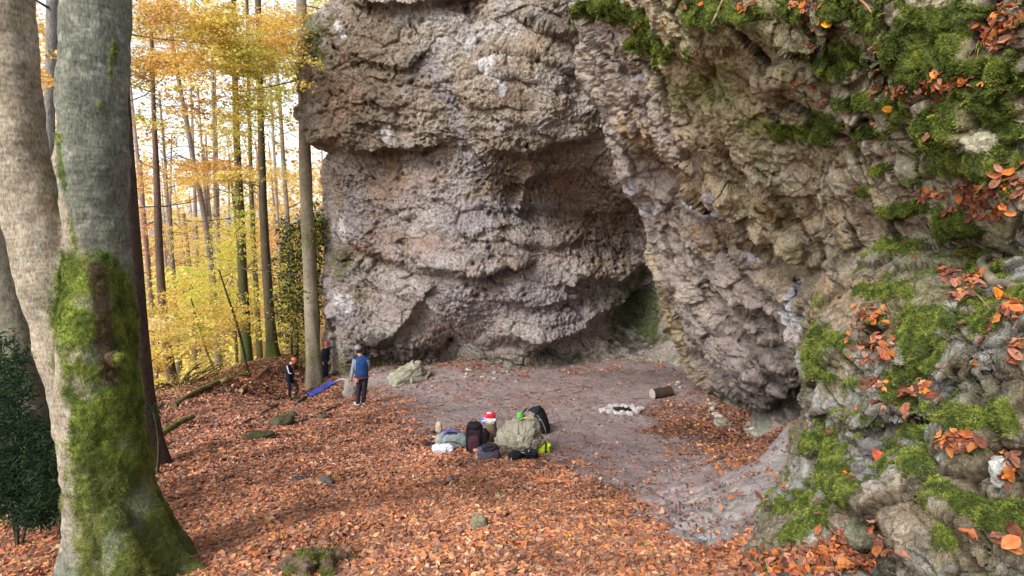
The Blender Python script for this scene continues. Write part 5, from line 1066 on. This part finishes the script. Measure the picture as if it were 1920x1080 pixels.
# ------------------------------------------------------------------ climbers' kit
def kit(name, label, cat, px, py, dy=0, dz=0, rz=0, group=None, p=None):
    q = g(px, py) if p is None else p; e = at_e(name, label, cat, q+np.array([0, dy, dz]), group); e.rotation_euler = (0, 0, rz); return e
def part(mb, name, e, mat='soft', xf=None): return mb.build(name, M[mat], e)
def fabric_blob(e, name, c0, size, col, p=.6, noise=.12, seed=0, rot=None, mat='soft', nv=26, freq=4.5): mb = MB(); mb.blob(c0, size, srgb(*col), int(nv*1.5), nv, p, noise, seed, rot, freq); return mb.build(name, M[mat], e)
def strap(e, pts, r, col, name='strap', flat=.35, n=14, mat='cloth'): mb = MB(); mb.tube(bez(pts, n), r, 8, srgb(*col), flat); return mb.build(name, M[mat], e)
# maroon backpack
e = kit('backpack', 'tall black and maroon backpack standing upright left of the log stool', 'backpack', 889, 852, .1)
fabric_blob(e, 'body', (0, 0, .27), (.155, .12, .28), (44, 30, 38), .55, .10, 1); fabric_blob(e, 'front_pocket', (.0, -.11, .20), (.11, .06, .15), (66, 38, 46), .6, .10, 2); fabric_blob(e, 'lid', (0, -.02, .50), (.13, .11, .06), (30, 26, 32), .7, .1, 3)
strap(e, [(-.05, .02, .55), (-.03, .0, .60), (.03, .0, .60), (.05, .02, .55)], .011, (30, 26, 30), 'handle'); strap(e, [(-.11, -.10, .48), (-.14, -.15, .30), (-.12, -.13, .08)], .016, (26, 24, 30)); strap(e, [(.11, -.10, .48), (.15, -.14, .30), (.13, -.12, .08)], .016, (26, 24, 30))
fabric_blob(e, 'badge', (.03, -.165, .10), (.045, .01, .03), (206, 150, 140), .5, .02, 4)
# black bag at its right
e = kit('helmet_bag', 'round black bag tucked behind the maroon backpack', 'bag', 906, 838, .22); fabric_blob(e, 'body', (0, 0, .13), (.10, .09, .15), (34, 28, 34), .8, .14, 5); strap(e, [(-.05, -.07, .2), (0, -.12, .25), (.05, -.07, .2)], .009, (24, 22, 26), 'handle')
# grey-blue rucksack lying
e = kit('backpack', 'large grey-green backpack lying on its back with blue straps, leftmost of the bags', 'backpack', 846, 842, .12, 0, .15)
fabric_blob(e, 'body', (0, 0, .13), (.25, .17, .14), (128, 136, 134), .6, .16, 6); fabric_blob(e, 'side_pocket', (.21, -.05, .12), (.08, .12, .11), (112, 126, 124), .6, .1, 7); fabric_blob(e, 'lid', (-.22, 0, .12), (.09, .15, .11), (142, 146, 138), .65, .15, 8)
strap(e, [(-.2, -.1, .22), (-.1, -.04, .30), (.03, .0, .29), (.14, -.02, .28), (.2, .02, .24)], .026, (84, 88, 148)); strap(e, [(-.18, .05, .24), (-.05, .08, .31), (.08, .08, .30), (.2, .09, .22)], .024, (92, 98, 156)); strap(e, [(-.22, -.14, .12), (-.08, -.17, .17), (.08, -.18, .14), (.18, -.16, .08)], .016, (58, 60, 84), 'hip_belt')
fabric_blob(e, 'back_panel', (-.02, -.02, .25), (.13, .07, .025), (48, 50, 72), .5, .15, 9)
# white carrier bag
e = kit('plastic_bag', 'crumpled white plastic bag in front of the grey-green backpack', 'bag', 829, 852, .03); fabric_blob(e, 'body', (0, 0, .07), (.17, .10, .09), (222, 218, 236), .75, .32, 10, mat='plastic', nv=34, freq=3.2); fabric_blob(e, 'handle', (.13, -.02, .10), (.07, .03, .05), (200, 200, 214), .8, .3, 11, mat='plastic')
e = kit('cloth_sack', 'small beige cloth sack behind the grey-green backpack', 'bag', 821, 818, .2); fabric_blob(e, 'body', (0, 0, .11), (.07, .06, .13), (176, 164, 148), .8, .2, 12); strap(e, [(0, 0, .22), (-.02, -.01, .28), (-.03, 0, .33)], .014, (200, 186, 170), 'drawcord')
e = kit('water_flask', 'small dark brown flask lying at the left end of the bags', 'flask', 811, 815, 0, .04); mb = MB(); mb.tube(np.array([[-.09, 0, 0], [-.03, .01, 0], [.05, .02, 0], [.07, .02, 0]]), [.035, .038, .036, .02], 14, srgb(58, 42, 40)); part(mb, 'body', e, 'plastic'); mb = MB(); mb.tube(np.array([[.072, .02, 0], [.10, .022, 0]]), [.022, .02], 12, srgb(30, 28, 28)); part(mb, 'cap', e, 'plastic')
# shoe
def shoe(px, py, col, lab, rz=0, p=None, s=1., par=None, grp=None, dy=0):
    e = kit('shoe', lab, 'shoe', px, py, dy, 0, rz, grp) if par is None else par
    mb = MB(); mb.blob((0, 0, .045), (.13*s, .045*s, .04*s), srgb(*col), 20, 12, .75, .06, 3); mb.blob((-.08, 0, .075), (.05*s, .04*s, .045*s), srgb(*col), 14, 10, .8, .05, 4); part(mb, 'upper', e, 'cloth'); mb = MB(); mb.blob((0, 0, .014), (.14*s, .05*s, .015), srgb(176, 170, 160), 20, 8, .7); part(mb, 'sole', e, 'plastic'); return e
shoe(808, 838, (60, 44, 46), 'dark brown shoe left of the white plastic bag', .4)
# dark grey stuff bag
e = kit('shoulder_bag', 'dark grey shoulder bag slumped in front of the log stool', 'bag', 916, 862, .06, 0, .1); fabric_blob(e, 'body', (0, 0, .10), (.19, .12, .12), (84, 78, 92), .6, .16, 14); fabric_blob(e, 'flap', (.01, -.02, .20), (.14, .11, .05), (46, 44, 54), .65, .15, 15); fabric_blob(e, 'side_pocket', (.1, -.10, .08), (.08, .04, .07), (68, 60, 74), .6, .1, 16)
strap(e, [(-.16, -.06, .12), (-.1, -.12, .22), (.02, -.12, .26), (.12, -.08, .22)], .012, (30, 30, 38)); strap(e, [(-.19, -.1, .02), (-.14, -.16, .02), (-.04, -.16, .015)], .012, (36, 34, 42))
# things on the log stool
tp = stool+np.array([-.03, .06, .38])
e = kit('food_bag', 'white and blue printed food bag lying on top of the log stool', 'bag', 0, 0, p=tp); fabric_blob(e, 'body', (0, 0, .05), (.15, .11, .055), (196, 206, 226), .7, .28, 17, mat='plastic', nv=30, freq=4); fabric_blob(e, 'blue_end', (-.11, -.04, .05), (.06, .06, .045), (92, 120, 190), .7, .28, 18, mat='plastic'); fabric_blob(e, 'yellow_print', (.02, -.09, .045), (.05, .03, .03), (206, 200, 130), .7, .2, 19, mat='plastic')
e = kit('snack_packet', 'bright red packet with a white top on the food bag', 'packet', 0, 0, p=tp+np.array([0, 0, .09])); fabric_blob(e, 'body', (0, 0, .05), (.11, .08, .055), (214, 36, 52), .6, .18, 20, mat='plastic'); fabric_blob(e, 'label_patch', (-.01, -.01, .105), (.05, .045, .012), (236, 214, 206), .7, .1, 21, mat='plastic')
# black rucksack behind boulder
e = kit('backpack', 'big black backpack leaning on the back right of the boulder', 'backpack', 1012, 816, .1, 0, -.3); T_ = rotm(0, .45, 0); T2 = rotm(0, .38, 0)
fabric_blob(e, 'body', (0, 0, .24), (.17, .14, .27), (26, 27, 34), .55, .12, 22, T2.T); fabric_blob(e, 'lid', (-.10, -.02, .47), (.15, .13, .07), (34, 36, 46), .6, .12, 23, T2.T); fabric_blob(e, 'side_pocket', (.13, -.09, .15), (.06, .06, .13), (20, 20, 26), .6, .1, 24, T2.T)
strap(e, [(-.02, -.14, .42), (.10, -.17, .30), (.17, -.15, .12), (.17, -.12, .02)], .018, (150, 150, 160)); strap(e, [(-.08, -.14, .40), (.02, -.18, .26), (.08, -.16, .08)], .018, (18, 18, 24)); strap(e, [(.02, -.16, .33), (.05, -.18, .34), (.08, -.16, .31)], .012, (190, 190, 196), 'buckle')
bt, _n = g(985, 852), 0
bp = np.array(bt)+np.array([.02, .12, .60])
e = kit('lime_cloth', 'small bright green cloth draped over the top of the boulder', 'cloth', 0, 0, p=at(975, 781, bt[1]+.05)); fabric_blob(e, 'cloth_fold', (0, 0, .02), (.05, .05, .06), (104, 190, 74), .8, .5, 25, nv=20)
e = kit('yellow_sling', 'yellow webbing sling lying across the top of the boulder', 'sling', 0, 0, p=at(986, 786, bt[1]-.02)); strap(e, [(-.09, 0, 0), (-.04, -.03, .035), (.03, -.03, .04), (.10, 0, .015)], .018, (226, 206, 110), 'webbing')
e = kit('walking_pole', 'thin black walking pole leaning behind the left side of the boulder', 'pole', 0, 0, p=at(929, 826, bt[1]+.15)); b2 = at(978, 776, bt[1]+.35)-at(929, 826, bt[1]+.15); mb = MB(); mb.tube(np.array([[0, 0, 0], b2*.5, b2]), [.009, .011, .012], 8, srgb(24, 24, 28)); part(mb, 'shaft', e, 'plastic'); mb = MB(); mb.tube(np.array([b2, b2*1.10, b2*1.2]), [.018, .02, .016], 10, srgb(34, 34, 38)); part(mb, 'grip', e, 'plastic')
# hi-vis bag + gear
e = kit('dry_bag', 'neon yellow-green bag with a black band at the right foot of the boulder', 'bag', 1013, 848, -.05, 0, .25); fabric_blob(e, 'body', (0, 0, .10), (.19, .10, .10), (196, 232, 40), .65, .2, 27); mb = MB(); a_ = np.linspace(0, 2*math.pi, 24)
mb.tube(np.stack([.07+.01*np.cos(3*a_), .108*np.cos(a_), .10+.112*np.sin(a_)], 1), .022, 8, srgb(24, 30, 40), .5); part(mb, 'black_band', e, 'cloth')
e = kit('rope_bag', 'black drawstring bag at the front of the gear heap by the boulder', 'bag', 966, 866, .05, 0, .3); fabric_blob(e, 'body', (0, 0, .075), (.11, .09, .085), (22, 22, 28), .75, .15, 28); strap(e, [(-.08, -.05, .1), (-.1, -.1, .03), (-.05, -.13, .01), (.05, -.12, .01)], .006, (190, 190, 190), 'drawcord')
e = kit('chalk_bag', 'small white chalk bag resting on the black climbing gear', 'bag', 977, 848, .02, .09); fabric_blob(e, 'body', (0, 0, .05), (.05, .045, .06), (206, 204, 206), .75, .12, 29); mb = MB(); mb.tube(np.stack([.04*np.cos(a_), .04*np.sin(a_), .105+0*a_], 1), .009, 6, srgb(60, 60, 66)); part(mb, 'rim', e, 'cloth')
e = kit('climbing_harness', 'heap of black climbing harness and metal clips beside the neon bag', 'harness', 993, 862, .07)
fabric_blob(e, 'waist_belt', (0, 0, .06), (.14, .10, .065), (28, 28, 34), .7, .4, 30, freq=5)
for k in range(5):
    c0 = np.array([RNG.uniform(-.12, .14), RNG.uniform(-.12, -.05), .09+.02*k]); u = RNG.normal(size=3); u /= np.linalg.norm(u); w = np.cross(u, [0, .5, 1]); w /= np.linalg.norm(w); mb = MB(); mb.tube(np.array([c0+.045*(math.cos(t)*u*.6+math.sin(t)*w) for t in np.linspace(0, 6.28, 18)]), .006, 6, srgb(176, 180, 188) if k % 2 else srgb(36, 36, 42)); part(mb, 'carabiner' if k % 2 else 'leg_loop', e, 'plastic')
# blue mat
p = g(600, 736); p1, p2 = g(577, 745), g(623, 722); d = (p2-p1); L_ = np.linalg.norm(d[:2]); mb = MB(); uu, vv = np.meshgrid(np.linspace(0, 1, 60), np.linspace(-.5, .5, 26)); nrm = np.array([-d[1], d[0], 0])/L_
Pm = p1[None, None]+uu[..., None]*d+vv[..., None]*nrm*(.55+.1*np.sin(uu*7)[..., None])*1.0; Pm[..., 2] = gz(Pm[..., 0], Pm[..., 1])+.07+.06*np.abs(fbm(Pm*3, 4, 3))+.05*np.cos(vv*3)
top = Pm.reshape(-1, 3); bot = top.copy(); bot[:, 2] -= .03; gf = grid_faces(26, 60); n_ = len(top); mb.add(np.vstack([top, bot]), np.vstack([gf, gf[:, ::-1]+n_]), None, srgb(52, 62, 138)); v = mb.v[0]; mb.v[0] = v-p1
mb.c[0] = np.array(srgb(52, 62, 138))*(1+.5*fbm(v*4, 3, 2))[:, None]; o = mb.build('ground_mat', M['cloth']); o.location = [float(x) for x in p1]; tag(o, 'crumpled blue rope mat lying at the foot of the grey beech', 'mat')
mb = MB(); q1 = g(618, 724); Pr = bez([q1+np.array([t*1.0, .3*math.sin(t*5), .06]) for t in np.linspace(0, 1.1, 9)], 40); Pr[:, 2] = gz(Pr[:, 0], Pr[:, 1])+.04; mb.tube(Pr, .02, 6, srgb(196, 186, 190)); o = mb.build('climbing_rope', M['cloth']); tag(o, 'pale climbing rope trailing right from the blue mat', 'rope')

# ------------------------------------------------------------------ people
def person(label, fx, fy, J, facing, cols, h=1.75, helmet=(230, 90, 50), extra=None, dD=0.):
    """J: joint name -> (photo px, photo py, depth offset m); facing = unit xy vector of the gaze"""
    p = g(fx, fy); D = p[1]+dD; p = np.array([at(fx, fy, D)[0], D, 0]); p[2] = float(gz(p[0], p[1]))
    dz = p[2]-at(fx, fy, D)[2]
    e = at_e('person', label, 'person', p); W = {k: at(a, b, D+c)+np.array([0, 0, dz])-p for k, (a, b, c) in J.items()}
    s = h/1.75; skin = (196, 150, 126); f = np.array([facing[0], facing[1], facing[2] if len(facing) > 2 else 0.]); f /= np.linalg.norm(f); sd = np.cross(f, [0, 0, 1.]); sd /= np.linalg.norm(sd); upv = np.cross(sd, f); hd = W['head']
    def limb_(mb, names, radii):
        pts = [W[n] for n in names]; mb.tube(bez(pts, 5*len(pts)), np.interp(np.linspace(0, 1, 5*len(pts)), np.linspace(0, 1, len(radii)), radii)*s, 12)
    def ball(mb, c, r, rot=None): mb.blob(c, np.array(r)*s, nu=20, nv=14, rot=rot)
    fr = np.stack([sd, f, upv], 1)
    # body: head with face, neck, trunk, arms, hands with fingers, legs
    b = MB(); ball(b, hd, (.074, .092, .108), fr); ball(b, hd+s*(f*.035-upv*.06), (.05, .05, .05), fr); ball(b, hd+s*(f*.096-upv*.012), (.013, .022, .022), fr)
    for q in (-1, 1): ball(b, hd+s*(sd*q*.078-upv*.01), (.012, .02, .03), fr)
    b.tube(np.array([hd-upv*.05*s, (hd+W['neck'])/2, W['neck']]), [.055*s, .052*s, .065*s], 12)
    b.tube(bez([W['neck']-[0, 0, .03], W['chest'], W['hip']], 12), np.interp(np.linspace(0, 1, 12), [0, .3, .6, 1], [.06, .10, .09, .09])*s, 16)
    for q in 'LR':
        limb_(b, ['sh'+q, 'el'+q, 'ha'+q], [.055, .044, .036, .03, .024]); limb_(b, ['hp'+q, 'kn'+q, 'an'+q], [.085, .065, .05, .048, .036])
        hv = W['ha'+q]-W['el'+q]; hv /= np.linalg.norm(hv); sv = np.cross(hv, f+np.array([.1, 0, 0])); sv /= np.linalg.norm(sv); tv = np.cross(sv, hv)
        pc = W['ha'+q]+hv*.045*s; ball(b, pc, (.040, .018, .048), np.stack([sv, tv, hv], 1))
        for k, fl in enumerate((.060, .072, .068, .054)):
            o_ = pc+sv*(k-1.5)*.019*s+hv*.035*s; b.tube(np.array([o_, o_+hv*fl*.55*s+f*.006, o_+hv*fl*.9*s+f*.025*s]), [.009*s, .0085*s, .007*s], 8)
        o_ = pc+sv*.034*s-hv*.02*s; b.tube(np.array([o_, o_+sv*.022*s+hv*.02*s+f*.01, o_+sv*.03*s+hv*.05*s+f*.02]), [.011*s, .010*s, .008*s], 8)
    fuse(b, .007, 'body', M['skin'], e, cfix(skin, .08), 1)
    for q in (-1, 1):
        m = MB(); ball(m, hd+s*(sd*q*.030+f*.084+upv*.008), (.011, .007, .007), fr); m.c[0] = np.broadcast_to(np.array(srgb(40, 30, 28)), m.v[0].shape); m.build('eye', M['skin'], e)
    m = MB(); ball(m, hd+s*(f*.090-upv*.055), (.022, .006, .007), fr); m.c[0] = np.broadcast_to(np.array(srgb(150, 80, 76)), m.v[0].shape); m.build('mouth', M['skin'], e)
    m = MB(); ball(m, hd+s*(-f*.022+upv*.0), (.080, .085, .10), fr); m.c[0] = np.broadcast_to(np.array(srgb(*cols.get('hair', (66, 48, 38)))), m.v[0].shape); m.build('hair', M['cloth'], e)
    # jacket with sleeves
    j = MB(); tw = np.array([W['shR']-W['shL']])[0]; tn = tw/np.linalg.norm(tw)
    wr = lambda P, N: .007*fbm(P*np.array([9, 9, 16]), 4, 7)
    nk = W['neck']; ring = lambda c, rx, ry: c
    zc = np.array([W['neck']+[0, 0, .01], (W['shL']+W['shR'])/2-[0, 0, .03], W['chest'], (W['chest']+W['hip'])/2, W['hip']-[0, 0, .04]]); rad = cols.get('torso', [.085, .15, .165, .155, .15])
    v, q4, t3 = tube(bez(zc, 20), np.interp(np.linspace(0, 1, 20), np.linspace(0, 1, 5), rad)*s, 20); cen = np.repeat(bez(zc, 20), 20, 0); dv = v[:400]-cen; ax = tn*[1, 1, 0]; ax /= np.linalg.norm(ax); al = (dv@ax)[:, None]*ax; dv = al*1.22+(dv-al)*.78; v = np.vstack([cen+dv, v[400:]]); j.add(v, q4, t3)
    for q in 'LR': limb_(j, ['sh'+q, 'el'+q, 'ha'+q], [.085, .068, .058, .052, .042])
    jc = np.array(srgb(*cols['jacket'])); sc = np.array(srgb(*cols.get('sleeve', cols['jacket']))); vest = 'sleeve' in cols
    def jcol(P, N):
        c = np.broadcast_to(jc, P.shape).copy()
        if vest:
            for q in 'LR':
                a, b_ = W['sh'+q], W['el'+q]; t = np.clip(((P-a)@(b_-a))/((b_-a)@(b_-a)), 0, 1); d1 = np.linalg.norm(P-a-t[:, None]*(b_-a), axis=1); a, b_ = W['el'+q], W['ha'+q]; t2 = np.clip(((P-a)@(b_-a))/((b_-a)@(b_-a)), 0, 1); d2 = np.linalg.norm(P-a-t2[:, None]*(b_-a), axis=1)
                m = ((d1 < .088*s) & (t > .12)) | (d2 < .075*s); c[m] = sc
        return c*(1+.12*fbm(P*9, 3, 3))[:, None]
    fuse(j, .013, 'jacket', M['cloth'], e, jcol, 3, wr)
    if 'stripe' in cols:
        q = cols['stripe_arm']; out = np.array([0, -1., 0]); pts = [W['sh'+q]+out*.088*s+[0, 0, .02], (W['sh'+q]+W['el'+q])/2+out*.085*s, W['el'+q]+out*.07*s, (W['el'+q]+W['ha'+q])/2+out*.058*s]; m = MB(); m.tube(bez(pts, 14), .02*s, 8, srgb(*cols['stripe']), .8); m.build('sleeve_stripe', M['cloth'], e)
    t = MB()
    t.tube(bez([W['hip']+[0, 0, .10], W['hip'], W['hip']-[0, 0, .08]], 8), np.array([.135, .14, .145, .148, .15, .15, .14, .12])*s, 18)
    for q in 'LR': limb_(t, ['hp'+q, 'kn'+q, 'an'+q], cols.get('legr', [.105, .088, .072, .066, .06]))
    fuse(t, .012, 'trousers', M['cloth'], e, cfix(cols['trousers'], .15, 8), 2, lambda P, N: .006*fbm(P*np.array([10, 10, 20]), 3, 5))
    for q in 'LR':
        a = W['an'+q]; ft = np.array([f[0], f[1], 0]); ft /= np.linalg.norm(ft); sh = MB(); rot = np.stack([ft, np.cross([0, 0, 1.], ft), [0, 0, 1.]], 1); z0 = float(gz(*(a+p)[:2]))-p[2]; a = a.copy(); a[2] = z0
        sh.blob(a+ft*.055*s+[0, 0, .05*s], np.array([.135, .048, .045])*s, srgb(*cols['shoe']), 22, 12, .75, rot=rot); sh.blob(a+[0, 0, .085*s], np.array([.055, .045, .05])*s, srgb(*cols['shoe']), 16, 10, .8, rot=rot); sh.build('shoe', M['cloth'], e)
    # helmet
    H = MB(); v0 = hd+upv*.028*s; H.blob(v0, np.array([.105, .125, .112])*s, srgb(*helmet), 30, 20, rot=fr, squash=lambda P: P*np.stack([1+0*P[:, 2], 1+0*P[:, 2], np.where(P[:, 2] < 0, .18, 1)], 1)); H.blob(v0+f*.10*s-upv*.005*s, np.array([.075, .04, .012])*s, srgb(*helmet), 16, 8, rot=fr)
    hm = H.build('helmet', M['plastic'], e)
    if 'helmet_back' in cols: m = MB(); m.blob(v0-f*.05*s-upv*.02*s+sd*.045*s, np.array([.085, .09, .09])*s, srgb(*cols['helmet_back']), 20, 12, rot=fr); m.build('helmet_padding', M['plastic'], hm)
    for q in (-1, 1): strap(e, [v0+sd*q*.098*s, hd+sd*q*.082*s-upv*.05*s, hd+f*.05*s-upv*.118*s], .006, (40, 40, 44), 'chin_strap')
    if 'harness' in cols:
        m = MB(); a_ = np.linspace(0, 2*math.pi, 28); m.tube(np.stack([W['hip'][0]+.205*s*np.cos(a_), W['hip'][1]+.14*s*np.sin(a_), W['hip'][2]-.01+0*a_], 1), .013*s, 8, srgb(*cols['harness'])); hb = m.build('harness', M['cloth'], e)
        for k in range(3): m = MB(); m.tube(bez([W['hip']+[-.15+.03*k, -.14, -.02], W['hip']+[-.17+.03*k, -.17, -.09], W['hip']+[-.13+.03*k, -.165, -.13], W['hip']+[-.12+.03*k, -.14, -.03]], 10), .010, 6, srgb(*[(210, 70, 60), (190, 190, 196), (220, 90, 50)][k])); m.build('quickdraw', M['plastic'], hb)
    return e
person('person in a blue vest over grey sleeves, back turned, looking at the cliff', 674, 762, dict(head=(671,656,.0),neck=(676,668,.03),chest=(678,681,.0),hip=(678,707,.0),shL=(667,672,.02),elL=(662,691,-.04),haL=(659,708,-.08),shR=(688,672,.02),elR=(691,691,.06),haR=(684,699,.25),
   hpL=(674,709,0),knL=(672,734,-.02),anL=(671,758,.0),hpR=(684,709,.02),knR=(683,733,.04),anR=(681,755,.1)), (-.75,.65,.05), dict(jacket=(24,56,104),sleeve=(122,130,142),trousers=(46,38,52),shoe=(178,172,168),helmet_back=(40,38,46),harness=(96,50,64),hair=(60,46,40)), 1.78, (116,114,120))
person('person in an orange helmet and black jacket with white arm stripes, looking down', 549, 751, dict(head=(551,679,.0),neck=(545,686,0),chest=(541,697,0),hip=(543,713,0),shL=(540,689,-.16),elL=(544,702,-.24),haL=(552,703,-.16),shR=(543,689,.16),elR=(548,702,.2),haR=(555,703,.1),
   hpL=(542,715,-.07),knL=(543,731,-.08),anL=(543,746,-.05),hpR=(546,715,.07),knR=(557,727,.06),anR=(555,744,.08)), (.85,-.1,-.42), dict(jacket=(26,28,44),trousers=(34,34,46),shoe=(66,54,54),stripe=(226,228,240),stripe_arm='L',hair=(80,56,40),legr=[.09,.074,.058,.052,.045],torso=[.08,.14,.17,.17,.16]), 1.66, (178,86,58))
person('person in red helmet and dark clothes half hidden between grey beech and cliff', 609, 711, dict(head=(611.5,645,0),neck=(611,653,0),chest=(611,663,0),hip=(610,679,0),shL=(607,655,-.05),elL=(605,667,-.08),haL=(606,678,-.12),shR=(616,656,.05),elR=(618,668,.05),haR=(617,678,-.02),
   hpL=(608,681,0),knL=(607.5,695,-.03),anL=(608,708,0),hpR=(613,681,0),knR=(612.5,695,0),anR=(612,709,.05)), (.6,-.6,-.1), dict(jacket=(26,28,44),trousers=(26,26,36),shoe=(60,66,76),hair=(70,50,40)), 1.7, (204,66,70), dD=0)
# ------------------------------------------------------------------ daylight
def lighting():
    w = bpy.data.worlds.new('World'); scene.world = w; w.use_nodes = True; t = w.node_tree; bg = t.nodes['Background']
    sky = t.nodes.new('ShaderNodeTexSky'); sky.sky_type = 'NISHITA'; sky.sun_disc = False
    el, az = R(36), R(-142)      # sun high, behind the camera to the left, veiled by cloud
    sky.sun_elevation = el; sky.sun_rotation = az; sky.air_density = 1.; sky.dust_density = 1.5; sky.ozone_density = 1.
    hs = t.nodes.new('ShaderNodeHueSaturation'); hs.inputs['Saturation'].default_value = .3
    t.links.new(sky.outputs[0], hs.inputs['Color']); t.links.new(hs.outputs[0], bg.inputs['Color']); bg.inputs['Strength'].default_value = .15
    ld = bpy.data.lights.new('sun', 'SUN'); ld.energy = 1.5; ld.angle = R(20); ld.color = (1, .97, .92)
    lo = bpy.data.objects.new('sun', ld); COL.objects.link(lo)
    d = Vector((math.sin(az)*math.cos(el), math.cos(az)*math.cos(el), math.sin(el))); lo.rotation_euler = d.to_track_quat('Z', 'Y').to_euler()
    vs = scene.view_settings; vs.view_transform = 'Standard'; vs.look = 'None'; vs.gamma = 1; vs.use_curve_mapping = False; vs.exposure = 1.2
    scene.cycles.max_bounces = 6; scene.cycles.diffuse_bounces = 4; scene.cycles.transparent_max_bounces = 8
    scene.cycles.use_denoising = True
lighting()
